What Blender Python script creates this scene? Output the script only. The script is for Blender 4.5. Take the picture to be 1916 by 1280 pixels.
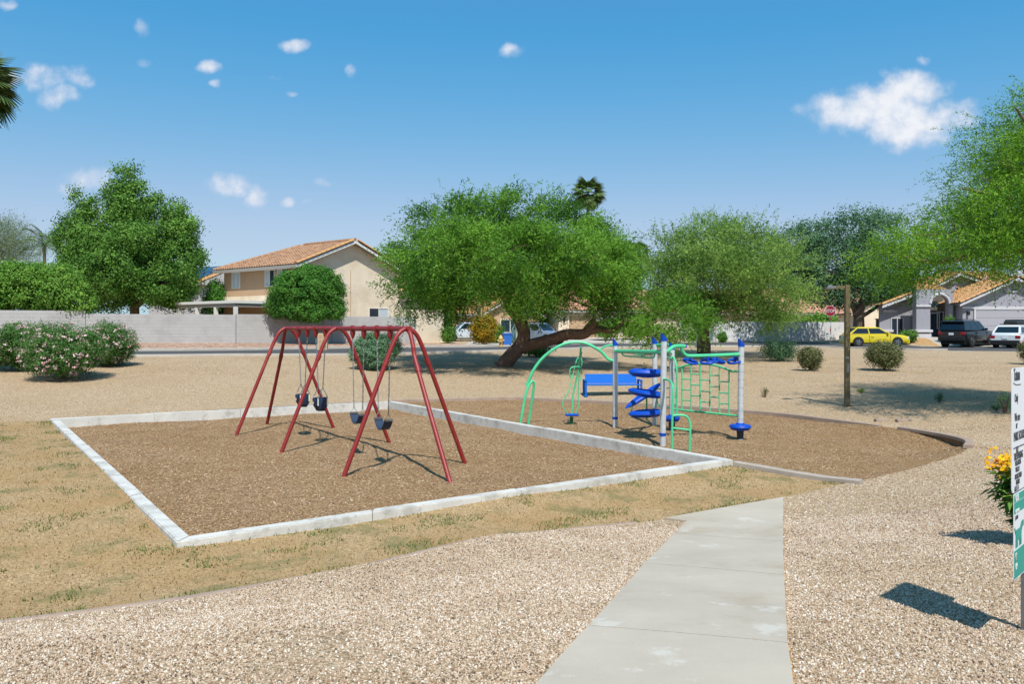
import bpy, bmesh, math, random
import numpy as np
from mathutils import Vector, Matrix
from mathutils.geometry import delaunay_2d_cdt
random.seed(7); rng = np.random.default_rng(11)
R = math.radians
C = bpy.context.scene.collection
for o in list(bpy.data.objects): bpy.data.objects.remove(o)
# ------------------------------------------------------------------ camera
F, CX, HY, EYE = 1480.0, 958.0, 612.0, 2.45
cam = bpy.data.cameras.new('camera'); cam.sensor_width = 36; cam.lens = F/1916*36
cam.shift_y = -28/1916; cam.clip_end = 3000; cam.clip_start = .1
camo = bpy.data.objects.new('camera', cam); C.objects.link(camo)
camo.location = (0, 0, EYE); camo.rotation_euler = (R(90), 0, 0)
bpy.context.scene.camera = camo
# ------------------------------------------------------------------ sun and sky
SUNV = Vector((-.31, 1.66, -2.42)).normalized()
sl = bpy.data.lights.new('sun', 'SUN'); sl.energy = 4.3; sl.angle = R(.5); sl.color = (1, .985, .94)
so = bpy.data.objects.new('sun', sl); C.objects.link(so)
so.rotation_euler = SUNV.to_track_quat('-Z', 'Y').to_euler()
so.location = (0, -5, 30)
W = bpy.data.worlds.new('World'); bpy.context.scene.world = W; W.use_nodes = True
nt = W.node_tree; N_ = nt.nodes; L_ = nt.links; N_.clear()
def wn(t, **k):
    n = N_.new(t)
    for a, b in k.items(): setattr(n, a, b)
    return n
def wmath(op, a, b=None, c=None):
    n = N_.new('ShaderNodeMath'); n.operation = op
    for i, v in enumerate((a, b, c)):
        if v is None: continue
        if isinstance(v, (int, float)): n.inputs[i].default_value = v
        else: L_.new(v, n.inputs[i])
    return n.outputs[0]
sky = wn('ShaderNodeTexSky', sky_type='NISHITA', sun_disc=False)
sky.sun_elevation = math.asin(-SUNV.z); sky.sun_rotation = math.atan2(-SUNV.x, -SUNV.y)
sky.air_density = 1.0; sky.dust_density = .25; sky.ozone_density = 2.2; sky.altitude = 300
tc = wn('ShaderNodeTexCoord'); sep = wn('ShaderNodeSeparateXYZ'); L_.new(tc.outputs['Generated'], sep.inputs[0])
ay = wmath('MAXIMUM', wmath('ABSOLUTE', sep.outputs[1]), .02)
u = wmath('DIVIDE', sep.outputs[0], ay); v = wmath('DIVIDE', sep.outputs[2], ay)
cmb = wn('ShaderNodeCombineXYZ'); L_.new(u, cmb.inputs[0]); L_.new(v, cmb.inputs[1])
nz = wn('ShaderNodeTexNoise'); nz.inputs['Scale'].default_value = 30; nz.inputs['Detail'].default_value = 8; nz.inputs['Roughness'].default_value = .56
L_.new(cmb.outputs[0], nz.inputs['Vector'])
ns = wmath('MULTIPLY', wmath('SUBTRACT', nz.outputs['Fac'], .5), 2.6)
clouds = [(1640,208,125,42,1.5),(1700,172,70,36,1.5),(1705,235,75,45,1.4),(1590,200,75,28,1.3),(1770,215,60,30,1.0),(75,143,42,26,.9),(140,140,42,20,.9),(105,178,30,24,.8),(10,145,26,16,.9),
 (265,50,18,15,.8),(549,80,30,15,1.),(405,110,22,14,.9),(420,146,9,7,.8),(268,111,14,9,.5),(508,148,22,10,.45),(540,186,14,6,.5),(960,105,26,11,.9),
 (175,340,50,24,.75),(130,358,30,14,.6),(425,348,36,22,1.0),(470,365,30,24,1.0),(610,336,28,10,.65),(541,373,14,9,.75),(586,378,12,7,.7),(10,8,26,12,1.),(1900,525,60,24,1.2),(1718,115,14,7,.5),(655,128,12,8,.4)]
wz = wn('ShaderNodeTexNoise'); wz.inputs['Scale'].default_value = 11; wz.inputs['Detail'].default_value = 6; L_.new(cmb.outputs[0], wz.inputs['Vector'])
ws_ = wn('ShaderNodeSeparateColor'); L_.new(wz.outputs['Color'], ws_.inputs[0])
u = wmath('ADD', u, wmath('MULTIPLY', wmath('SUBTRACT', ws_.outputs[0], .5), .075)); v = wmath('ADD', v, wmath('MULTIPLY', wmath('SUBTRACT', ws_.outputs[1], .5), .05))
acc = None
for (px, py, rx, ry, st) in clouds:
    du = wmath('MULTIPLY', wmath('SUBTRACT', u, (px-CX)/F), F/(rx*1.25)); dv = wmath('MULTIPLY', wmath('SUBTRACT', v, (HY-py)/F), F/(ry*1.25))
    r2 = wmath('ADD', wmath('MULTIPLY', du, du), wmath('MULTIPLY', dv, dv))
    m = wmath('MULTIPLY', wmath('SUBTRACT', 1.0, r2), st)
    m = wmath('MAXIMUM', m, -1.5)
    acc = m if acc is None else wmath('MAXIMUM', acc, m)
mk = wmath('ADD', acc, wmath('MULTIPLY', ns, .95))
mr = wn('ShaderNodeMapRange', interpolation_type='SMOOTHSTEP'); L_.new(mk, mr.inputs[0]); mr.inputs[1].default_value = .0; mr.inputs[2].default_value = 1.5; mr.inputs[4].default_value = .95
hsv = wn('ShaderNodeHueSaturation'); hsv.inputs['Saturation'].default_value = 1.12; hsv.inputs['Value'].default_value = 1.3
L_.new(sky.outputs[0], hsv.inputs['Color'])
sp_ = wn('ShaderNodeSeparateColor'); L_.new(hsv.outputs[0], sp_.inputs[0]); cb_ = wn('ShaderNodeCombineColor')
for i_, (k_, q_, p_) in enumerate(((3.9, 3.19, 2.2), (6.3, 5.06, .95), (6.9, 3.14, .82))):
    L_.new(wmath('MAXIMUM', (.62, 2.4, 4.4)[i_], wmath('MULTIPLY', wmath('SUBTRACT', 1.0, wmath('EXPONENT', wmath('MULTIPLY', wmath('POWER', wmath('DIVIDE', sp_.outputs[i_], q_), p_), -1.0))), k_)), cb_.inputs[i_])
mx = wn('ShaderNodeMix', data_type='RGBA'); L_.new(mr.outputs[0], mx.inputs['Factor']); L_.new(cb_.outputs[0], mx.inputs['A']); cr_ = wn('ShaderNodeMix', data_type='RGBA'); cr_.inputs['A'].default_value = (5.0, 5.5, 6.6, 1); cr_.inputs['B'].default_value = (7.1, 7.2, 7.5, 1)
mr3 = wn('ShaderNodeMapRange'); L_.new(mk, mr3.inputs[0]); mr3.inputs[1].default_value = .3; mr3.inputs[2].default_value = 1.5; L_.new(mr3.outputs[0], cr_.inputs['Factor']); L_.new(cr_.outputs['Result'], mx.inputs['B'])
bg = wn('ShaderNodeBackground'); bg.inputs[1].default_value = .1; L_.new(mx.outputs['Result'], bg.inputs[0])
wo = wn('ShaderNodeOutputWorld'); L_.new(bg.outputs[0], wo.inputs[0])
sc = bpy.context.scene
sc.view_settings.view_transform = 'Standard'; sc.view_settings.look = 'None'; sc.view_settings.gamma = 1; sc.view_settings.use_curve_mapping = False
sc.view_settings.exposure = .35
sc.render.resolution_x, sc.render.resolution_y = 1024, 685
# ------------------------------------------------------------------ helpers
def P(px, py, Y): return Vector(((px-CX)/F*Y, Y, EYE-(py-HY)/F*Y))
def PXX(px, Y): return (px-CX)/F*Y
def c(h):
    h = h.lstrip('#'); r = [int(h[i:i+2], 16)/255 for i in (0, 2, 4)]
    return tuple((x/12.92 if x <= .04045 else ((x+.055)/1.055)**2.4) for x in r)+(1,)
MATS = {}
def mat(name, col, rough=.8, metal=0, var=0, vscale=8, bump=0, bscale=60, col2=None, detail=5, spec=.5, coords='Object', coat=0):
    m = bpy.data.materials.new(name); m.use_nodes = True; n = m.node_tree.nodes; l = m.node_tree.links
    b = n['Principled BSDF']; b.inputs['Roughness'].default_value = rough; b.inputs['Metallic'].default_value = metal
    b.inputs['Specular IOR Level'].default_value = spec; b.inputs['Coat Weight'].default_value = coat
    if isinstance(col, str): col = c(col)
    if isinstance(col2, str): col2 = c(col2)
    b.inputs['Base Color'].default_value = col
    if var or bump: tcn = n.new('ShaderNodeTexCoord')
    if var:
        if col2 is None: col2 = tuple(min(1, x*(1+var)) for x in col[:3])+(1,); col = tuple(x*(1-var) for x in col[:3])+(1,)
        t = n.new('ShaderNodeTexNoise'); t.inputs['Scale'].default_value = vscale; t.inputs['Detail'].default_value = detail; t.inputs['Roughness'].default_value = .65
        l.new(tcn.outputs[coords], t.inputs['Vector'])
        r = n.new('ShaderNodeValToRGB'); r.color_ramp.elements[0].position = .3; r.color_ramp.elements[1].position = .7
        r.color_ramp.elements[0].color = col; r.color_ramp.elements[1].color = col2
        l.new(t.outputs['Fac'], r.inputs[0]); l.new(r.outputs[0], b.inputs['Base Color'])
    if bump:
        t2 = n.new('ShaderNodeTexNoise'); t2.inputs['Scale'].default_value = bscale; t2.inputs['Detail'].default_value = 4
        l.new(tcn.outputs[coords], t2.inputs['Vector'])
        bp = n.new('ShaderNodeBump'); bp.inputs['Strength'].default_value = bump; bp.inputs['Distance'].default_value = .02
        l.new(t2.outputs['Fac'], bp.inputs['Height']); l.new(bp.outputs[0], b.inputs['Normal'])
    MATS[name] = m
    return m
def leafmat(name, dark, light, transl=.35, rough=.55):
    m = bpy.data.materials.new(name); m.use_nodes = True; n = m.node_tree.nodes; l = m.node_tree.links
    b = n['Principled BSDF']; b.inputs['Roughness'].default_value = rough; b.inputs['Specular IOR Level'].default_value = .18
    a = n.new('ShaderNodeAttribute'); a.attribute_name = 'tint'
    r = n.new('ShaderNodeValToRGB'); r.color_ramp.elements[0].color = c(dark); r.color_ramp.elements[1].color = c(light)
    l.new(a.outputs['Fac'], r.inputs[0]); l.new(r.outputs[0], b.inputs['Base Color'])
    t = n.new('ShaderNodeBsdfTranslucent'); l.new(r.outputs[0], t.inputs[0])
    ms = n.new('ShaderNodeMixShader'); ms.inputs[0].default_value = transl
    l.new(b.outputs[0], ms.inputs[1]); l.new(t.outputs[0], ms.inputs[2]); l.new(ms.outputs[0], n['Material Output'].inputs[0])
    return m
class MB:
    def __init__(s): s.v = []; s.f = []; s.m = []
    def add(s, vs, fs, mi=0):
        o = len(s.v); s.v += [tuple(x) for x in vs]; s.f += [tuple(i+o for i in f) for f in fs]; s.m += [mi]*len(fs); return s
    def box(s, c0, c1, mi=0):
        x0, y0, z0 = c0; x1, y1, z1 = c1
        v = [(x0,y0,z0),(x1,y0,z0),(x1,y1,z0),(x0,y1,z0),(x0,y0,z1),(x1,y0,z1),(x1,y1,z1),(x0,y1,z1)]
        return s.add(v, [(0,3,2,1),(4,5,6,7),(0,1,5,4),(1,2,6,5),(2,3,7,6),(3,0,4,7)], mi)
    def bbox(s, c0, c1, b=.01, mi=0):   # bevelled box
        x0, y0, z0 = c0; x1, y1, z1 = c1
        bm = bmesh.new(); bmesh.ops.create_cube(bm, size=1)
        for vv in bm.verts: vv.co = Vector((x0+(vv.co.x+.5)*(x1-x0), y0+(vv.co.y+.5)*(y1-y0), z0+(vv.co.z+.5)*(z1-z0)))
        bmesh.ops.bevel(bm, geom=list(bm.edges), offset=b, segments=2, affect='EDGES', profile=.6)
        bm.verts.index_update(); s.add([vv.co for vv in bm.verts], [[q.index for q in f.verts] for f in bm.faces], mi); bm.free(); return s
    def tube(s, pts, rad, n=10, cap=True, mi=0):
        pts = [Vector(p) for p in pts]; k = len(pts)
        if not hasattr(rad, '__len__'): rad = [rad]*k
        ref = None; vs = []; fs = []
        for i, p in enumerate(pts):
            t = (pts[min(i+1, k-1)]-pts[max(i-1, 0)]).normalized()
            if ref is None: ref = t.orthogonal().normalized()
            else: ref = (ref-t*ref.dot(t)).normalized()
            b = t.cross(ref)
            for j in range(n):
                a = 2*math.pi*j/n; vs.append(p+(ref*math.cos(a)+b*math.sin(a))*rad[i])
        for i in range(k-1):
            for j in range(n):
                fs.append((i*n+j, i*n+(j+1)%n, (i+1)*n+(j+1)%n, (i+1)*n+j))
        if cap: fs.append(tuple(range(n-1, -1, -1))); fs.append(tuple((k-1)*n+j for j in range(n)))
        return s.add(vs, fs, mi)
    def lathe(s, prof, n=20, o=(0,0,0), M=None, mi=0):   # prof: (r,z)
        vs = []; fs = []
        for r, z in prof:
            for j in range(n):
                a = 2*math.pi*j/n; p = Vector((r*math.cos(a), r*math.sin(a), z))
                if M is not None: p = M @ p
                vs.append(p+Vector(o))
        k = len(prof)
        for i in range(k-1):
            for j in range(n): fs.append((i*n+j, i*n+(j+1)%n, (i+1)*n+(j+1)%n, (i+1)*n+j))
        fs.append(tuple(range(n-1, -1, -1))); fs.append(tuple((k-1)*n+j for j in range(n)))
        return s.add(vs, fs, mi)
    def prism(s, poly, h0, h1, M=None, mi=0):   # poly in xy, extruded z, transformed by M
        n = len(poly); vs = [Vector((x, y, h0)) for x, y in poly]+[Vector((x, y, h1)) for x, y in poly]
        if M is not None: vs = [M @ q for q in vs]
        return s.add(vs, [tuple(range(n-1, -1, -1)), tuple(range(n, 2*n))]+[(i, (i+1)%n, n+(i+1)%n, n+i) for i in range(n)], mi)
    def quad(s, a, b, c_, d, mi=0): return s.add([a, b, c_, d], [(0,1,2,3)], mi)
    def mesh(s, name, ms, smooth=False):
        me = bpy.data.meshes.new(name); me.from_pydata(s.v, [], s.f)
        if not isinstance(ms, (list, tuple)): ms = [ms]
        for m in ms: me.materials.append(m)
        if len(ms) > 1: me.polygons.foreach_set('material_index', s.m)
        if smooth:
            me.polygons.foreach_set('use_smooth', [True]*len(s.f))
            try: me.set_sharp_from_angle(angle=R(40))
            except Exception: pass
        me.update(); return me
    def build(s, name, ms, parent=None, smooth=False, loc=None, kind=None):
        return link(name, s.mesh(name, ms, smooth), parent, loc, kind)
def link(name, me, parent=None, loc=None, kind=None):
    o = bpy.data.objects.new(name, me); C.objects.link(o)
    if parent is not None: o.parent = parent
    if loc is not None: o.location = loc
    if kind: o['kind'] = kind
    return o
def tag(o, label=None, cat=None, group=None, kind=None):
    if label: o['label'] = label
    if cat: o['category'] = cat
    if group: o['group'] = group
    if kind: o['kind'] = kind
    return o
def thing(name, label, cat, loc=(0,0,0), rz=0, group=None):
    o = bpy.data.objects.new(name, None); C.objects.link(o); o.location = loc; o.rotation_euler = (0, 0, rz); o.empty_display_size = .2
    return tag(o, label, cat, group)
def dup(root, loc, rz=None, label=None, group=None, scale=None):
    r = root.copy(); C.objects.link(r); r.location = loc
    if rz is not None: r.rotation_euler = (0, 0, rz)
    if scale: r.scale = scale
    if label: r['label'] = label
    if group: r['group'] = group
    for ch in list(root.children):
        q = ch.copy(); C.objects.link(q); q.parent = r
        for g in ch.children:
            d = g.copy(); C.objects.link(d); d.parent = q
    return r
def catmull(pts, sub=6):
    pts = [Vector(p) for p in pts]; out = []; n = len(pts)
    for i in range(n-1):
        p0, p1, p2, p3 = pts[max(i-1,0)], pts[i], pts[i+1], pts[min(i+2,n-1)]
        for k in range(sub):
            t = k/sub; out.append(.5*((2*p1)+(p2-p0)*t+(2*p0-5*p1+4*p2-p3)*t*t+(3*p1-p0-3*p2+p3)*t**3))
    out.append(pts[-1]); return out
def lerp(a, b, t): return a+(b-a)*t
def npmesh(name, verts, nper, ms, tint=None, smooth=False):
    """verts (N,nper,3): N separate polygons"""
    N = verts.shape[0]; me = bpy.data.meshes.new(name)
    me.vertices.add(N*nper); me.vertices.foreach_set('co', verts.reshape(-1).astype(np.float32))
    me.loops.add(N*nper); me.loops.foreach_set('vertex_index', np.arange(N*nper, dtype=np.int32))
    me.polygons.add(N); me.polygons.foreach_set('loop_start', np.arange(0, N*nper, nper, dtype=np.int32))
    try: me.polygons.foreach_set('loop_total', np.full(N, nper, dtype=np.int32))
    except Exception: pass
    if tint is not None:
        a = me.attributes.new('tint', 'FLOAT', 'POINT'); a.data.foreach_set('value', np.repeat(tint, nper).astype(np.float32))
    me.materials.append(ms); me.update(calc_edges=True); return me
# ------------------------------------------------------------------ terrain height (thin-plate spline through surveyed points)
T = [(-14,3.2,.5),(-9,4.2,.38),(-5.6,5.3,.28),(-3.81,5.89,.25),(-2.66,6.59,.2),(-1.36,7.78,.12),(.166,9.12,.06),(1.89,9.92,.03),(3.86,11.24,.02),(5.13,12.1,.05),(6.5,12.98,.1),(8.18,14.3,.2)]
Nn = [(-60,20,1.3),(-45,24,1.28),(-30,28.3,1.25),(-20.5,31.2,1.22),(-15.8,33,1.2),(-12.2,34.8,1.18),(-3,40.8,1.12),(1.29,45.4,1.1),(4.7,49.3,1.1),(8.6,52.6,1.08),(12.8,55.2,1.07),(16.5,55.2,1.07),(20.8,53.7,1.07),(22.5,50.4,1.07),(23.8,47.5,1.07),(26.1,45.9,1.07),(28.7,44.4,1.07),(40,39,1.1),(70,30,1.1)]
Ff = [(-60,29,1.3),(-45,32,1.3),(-30,35.6,1.27),(-18.9,39.5,1.25),(-14.6,41.8,1.22),(-10.9,45.1,1.2),(-3.7,50.6,1.15),(-1,53.2,1.12),(2.5,59,1.1),(6.2,64,1.1),(10.6,65,1.1),(15.7,67.8,1.1),(21,71.5,1.1),(26.7,73,1.1),(28,66,1.08),(29.9,59.6,1.08),(32,56.3,1.08),(35,54,1.08),(48,47,1.1),(75,38,1.1)]
kt = [(-3.51,8.28,.13),(-11.25,19.25,.18),(-3.6,23.7,.25),(3.77,13.5,.1),(0,8.9,.1)]   # beside square kerb
far_kerb = [(-3.6,23.75),(-.5,24.6),(1.0,24.3),(3.5,22.9),(6.4,20.6),(7.5,19.0),(8.2,17.6),(8.7,16.2),(8.75,15.2),(8.3,14.4)]
ctrl = [(0,0,.86),(-3,0,.86),(3,0,.86),(0,-6,.95),(-10,-4,.95),(10,-4,.95),(-3,3.6,.80),(0,3.66,.79),(2.2,3.7,.78),(3.4,4.6,.62),(2.9,5.4,.57),(6,4.5,.72),(9,6,.75),(3.5,7.6,.38),(2.3,7,.38),(6,9.5,.35),(9,11,.5),(11,14,.5),(12,20,.55),
 (-7,12,.2),(-9,8,.28),(-16,16,.25),(-20,18.5,.35),(-25,10,.6),(-12,22,.36),(-9,26,.62),(-14,28,.86),(0,28,.48),(-4,31,.66),(1,33.5,.72),(8,24,.38),(10,30,.6),(14,40,.85),(16,25,.5),(20,34,.8),(10,40,.78),(30,20,.8),(30,0,1),(-30,0,1),(0,-25,1),
 (-30,46.5,1.5),(-23,45.5,1.5),(-17.3,49.5,1.45),(-6.8,56,1.32),(-4.5,62,1.1),(0,66,1.25),(5,74,1.45),(12,76,1.4),(25,80,1.3),(31,64,1.6),(36,62,1.55),(30,60,1.25),(34,57,1.18),(45,60,1.5),(-20,58,1.4),(-35,70,1.4),(0,100,1.3),(50,100,1.3),(-50,100,1.3),(90,60,1.3),(-90,50,1.3),(27,56,1.08),(25,60,1.08),(24,52.5,1.07),(20,62,1.08),(14,60,1.07),(30,50,1.07),(34,49,1.07),(8,58,1.08),(0,49,1.1),(-8,43,1.15),(.2,10.75,.12),(0,180,1.3),(120,150,1.3),(-120,150,1.3)]
for p in T: ctrl.append(p)
for p in Nn: ctrl.append(p)
for p in Ff: ctrl.append(p)
ctrl += kt
ctrl += [(x, y, .24) for x, y in far_kerb[1:]]
K = np.array(ctrl, float); XY = K[:, :2]
def _phi(d2): return np.where(d2 > 1e-12, .5*d2*np.log(np.maximum(d2, 1e-12)), 0)
_n = len(K); A_ = np.zeros((_n+3, _n+3)); d2 = ((XY[:, None]-XY[None])**2).sum(-1)
A_[:_n, :_n] = _phi(d2)+np.eye(_n)*.02; A_[:_n, _n] = 1; A_[:_n, _n+1:] = XY; A_[_n, :_n] = 1; A_[_n+1:, :_n] = XY.T
_w = np.linalg.solve(A_, np.concatenate([K[:, 2], np.zeros(3)]))
def Hn(x, y):
    q = np.stack([np.asarray(x, float).ravel(), np.asarray(y, float).ravel()], -1); out = np.empty(len(q))
    for i in range(0, len(q), 20000):
        b = q[i:i+20000]; d = ((b[:, None]-XY[None])**2).sum(-1)
        z = _phi(d) @ _w[:_n]+_w[_n]+b @ _w[_n+1:]
        r = np.sqrt(((b-np.array([0, 45]))**2).sum(-1)); t = np.clip((r-75)/50, 0, 1); t = t*t*(3-2*t)
        out[i:i+20000] = z*(1-t)+1.3*t
    return out
def H(x, y): return float(Hn([x], [y])[0])
def G(px, py, chips=False):
    """point of the ground seen at a pixel of the photograph"""
    dx, dz = (px-CX)/F, -(py-HY)/F
    Ys = np.linspace(2.5, 120, 5000)
    h = np.zeros_like(Ys) if chips else Hn(dx*Ys, Ys)
    zz = EYE+dz*Ys; i = np.argmax(zz <= h)
    Y = Ys[i]; return Vector((dx*Y, Y, h[i]))
def on(x, y): return Vector((x, y, H(x, y)))
# ------------------------------------------------------------------ ground regions
k1 = Vector((-3.51, 8.28)); kA = Vector((-11.25, 19.25)); kB = Vector((-3.6, 23.7)); k2 = Vector((3.77, 13.5))
square = [k1, k2, kB, kA]
cen = sum(square, Vector((0, 0)))/4
def offset_poly(poly, d):
    n = len(poly); out = []
    for i in range(n):
        a, b, e = poly[i-1], poly[i], poly[(i+1)%n]
        n1 = (b-a).normalized(); n2 = (e-b).normalized(); n1 = Vector((-n1.y, n1.x)); n2 = Vector((-n2.y, n2.x))
        if (cen-b).dot(n1) < 0: n1 = -n1
        if (cen-b).dot(n2) < 0: n2 = -n2
        bis = (n1+n2).normalized(); out.append(b+bis*(d/bis.dot(n1)))
    return out
KW = .17
sq_mid = offset_poly(square, KW*.5); sq_in = offset_poly(square, KW)
def dens(pts, d=.35, closed=False):
    out = []; n = len(pts)
    for i in range(n if closed else n-1):
        a = Vector(pts[i][:2]); b = Vector(pts[(i+1)%n][:2]); k = max(1, int((b-a).length/d))
        out += [a.lerp(b, j/k) for j in range(k)]
    if not closed: out.append(Vector(pts[-1][:2]))
    return out
def smooth2(pts, sub=5): return [Vector((q.x, q.y)) for q in catmull([Vector((p[0], p[1], 0)) for p in pts], sub)]
toe = smooth2(T[:9], 5); toe2 = smooth2(T[8:], 5)
fk = smooth2(far_kerb, 6)
toe_w = [p+Vector((random.uniform(-.03,.03), random.uniform(-.03,.03))) for p in toe]
path_l = [G(1015,1280), G(1110,1172), G(1200,1067), G(1285,978)]
path_r = [G(1488,1280), G(1475,1190), G(1468,1080), G(1466,1000), G(1466,934)]
pl = [Vector(q[:2]) for q in path_l]; pr = [Vector(q[:2]) for q in path_r]
pl0 = pl[0]+(pl[0]-pl[1])*4; pr0 = pr[0]+(pr[0]-pr[1])*4
path_poly = [pl0]+pl+[Vector(G(1240,974)[:2])]+[Vector(G(1350,953)[:2])]+pr[::-1]+[pr0]
play_poly = [sq_mid[2]]+fk+toe2[::-1][1:-1]+[Vector((5.13,12.1)), Vector((4.4,12.75)), sq_mid[1]]
play_poly = [sq_mid[2]]+fk+[Vector((8.18,14.3))]+[q for q in toe2[::-1] if q.x > 5.2]+[Vector((5.13,12.1)), Vector((4.45,12.8)), sq_mid[1]]
gl = smooth2([(-11.2,19.2),(-12.9,18.9),(-16,18.3),(-22,17.5)], 4)
grass_poly = toe[::1]+[Vector((5.13,12.1)), Vector((4.45,12.8)), sq_mid[1], sq_mid[0], sq_mid[3]]+gl[1:]+[Vector((-22,3.2))]
nN = smooth2(Nn, 4); fF = smooth2(Ff, 4)
road_poly = nN+fF[::-1]
def side_strip(line, d0, d1, i0, i1):
    seg = line[i0:i1]; a = []; b = []
    for i, p in enumerate(seg):
        t = (seg[min(i+1, len(seg)-1)]-seg[max(i-1, 0)]).normalized(); n = Vector((-t.y, t.x))
        a.append(p+n*d0); b.append(p+n*d1)
    return a+b[::-1], a, b
walk_poly, wa, wb = side_strip(fF, 0, 1.7, 0, 29)
walk2_poly, wa2, wb2 = side_strip(fF, 0, 1.5, 36, 52)
walk3_poly, _, _ = side_strip(nN, -1.2, 0, 32, 56)
drive1 = [Vector(q) for q in ((-.6,54.2),(2.5,59),(6.2,64),(12,65.3),(12,79),(5,80),(-3,74),(-4,58))]
drive2 = [Vector(q) for q in ((31.2,57.3),(33.2,55.2),(46,48.2),(50,66),(33.5,66))]
rock_poly = wb+[Vector((-2,58)), Vector((-4.6,60)), Vector((-6.5,56.8)), Vector((-17.3,50.2)), Vector((-23,46.2)), Vector((-30,43)), Vector((-50,38))]
dirt_poly = [Vector(q) for q in ((26.5,70),(28.2,66),(30,60),(31.2,57.6),(33.3,64.5),(30,66))]
regs = [('path', path_poly), ('square', sq_mid), ('play', play_poly), ('grass', grass_poly), ('road', road_poly), ('drive', drive1), ('drive2', drive2),
        ('walk', walk_poly), ('walk2', walk2_poly), ('dirt', dirt_poly), ('rock', rock_poly)]
def inpoly(pts, poly):
    x, y = pts[:, 0], pts[:, 1]; r = np.zeros(len(pts), bool); n = len(poly)
    for i in range(n):
        x1, y1 = poly[i-1]; x2, y2 = poly[i]
        cnd = ((y1 > y) != (y2 > y)) & (x < (x2-x1)*(y-y1)/((y2-y1)+1e-15)+x1); r ^= cnd
    return r
pts = []; edges = []
for nm, poly in regs:
    d = .3 if nm in ('path','square','play','grass') else 1.5
    q = dens(poly, d, True); o = len(pts); pts += q; edges += [(o+i, o+(i+1)%len(q)) for i in range(len(q))]
def grid(x0, x1, y0, y1, s, hole=None):
    xs = np.arange(x0, x1, s); ys = np.arange(y0, y1, s); g = np.stack(np.meshgrid(xs, ys), -1).reshape(-1, 2)
    g = g+rng.uniform(-.25*s, .25*s, g.shape)
    if hole: g = g[~((g[:, 0] > hole[0]) & (g[:, 0] < hole[1]) & (g[:, 1] > hole[2]) & (g[:, 1] < hole[3]))]
    return g
gs = [grid(-7, 7, 1, 13, .22), grid(-22, 16, -3, 28, .55, (-7, 7, 1, 13)), grid(-60, 60, -20, 84, 2.2, (-22, 16, -3, 28)), grid(-200, 200, -80, 300, 12, (-60, 60, -20, 84)), grid(-1200, 1200, -600, 1500, 110, (-200, 200, -80, 300))]
for g in gs: pts += [Vector((a, b)) for a, b in g]
tv, te, tf, *_x = delaunay_2d_cdt(pts, edges, [], 0, 1e-4, False)
TV = np.array([(q.x, q.y) for q in tv]); TF = np.array([f for f in tf if len(f) == 3])
cent = TV[TF].mean(1); HZ = Hn(TV[:, 0], TV[:, 1])
lab = np.full(len(TF), -1)
for i, (nm, poly) in list(enumerate(regs))[::-1]:
    lab[inpoly(cent, [(q.x, q.y) for q in poly])] = i
def dist_line(p, line):
    d = np.full(len(p), 1e9)
    for a, b in zip(line[:-1], line[1:]):
        a = np.array(a[:2]); b = np.array(b[:2]); t = np.clip(((p-a) @ (b-a))/((b-a) @ (b-a)+1e-12), 0, 1); d = np.minimum(d, np.linalg.norm(p-(a+t[:, None]*(b-a)), axis=1))
    return d
def wob(x, y, s, a):
    return a*(np.sin(x*s+1.3*np.sin(y*s*.7))*np.cos(y*s*1.1+.8*np.sin(x*s*.6)))
SCF = []
for t_ in (.9, 2.1, 3.9, 5.0): SCF.append((-1.80-3.49*t_/6.08, 13.58+4.98*t_/6.08))
def scuff(x, y): return np.clip(sum(np.exp(-((x-a_)**2+(y-b_)**2)/.28) for a_, b_ in SCF), 0, 1)
def zreg(nm, x, y, h):
    if nm == 'square': return np.full_like(x, 0.)+wob(x, y, 1.7, .02)+wob(x, y, 4.1, .008)-.07*scuff(x, y)
    if nm == 'play':
        p = np.stack([x, y], -1); d = dist_line(p, toe2+[Vector((8.3, 14.6))]); t = np.clip(d/.8, 0, 1)
        z = h*(1-t)+(wob(x, y, 1.7, .025)+wob(x, y, 4.1, .01))*t
        d2_ = dist_line(p, fk); t2 = np.clip(1-d2_/1.6, 0, 1); gp_ = np.array(fk[37][:]); dg_ = np.linalg.norm(p-gp_, axis=1); mxx = np.clip(.74+.26*np.clip(1.6-dg_, 0, 1)-.3*np.clip((16.8-y)/1.2, 0, 1), 0, 1)
        return z+(h-z)*t2*t2*(3-2*t2)*mxx
    if nm == 'road': return h+.0
    return h+wob(x, y, 1.3, .012)+wob(x, y, 3.7, .006)
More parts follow.
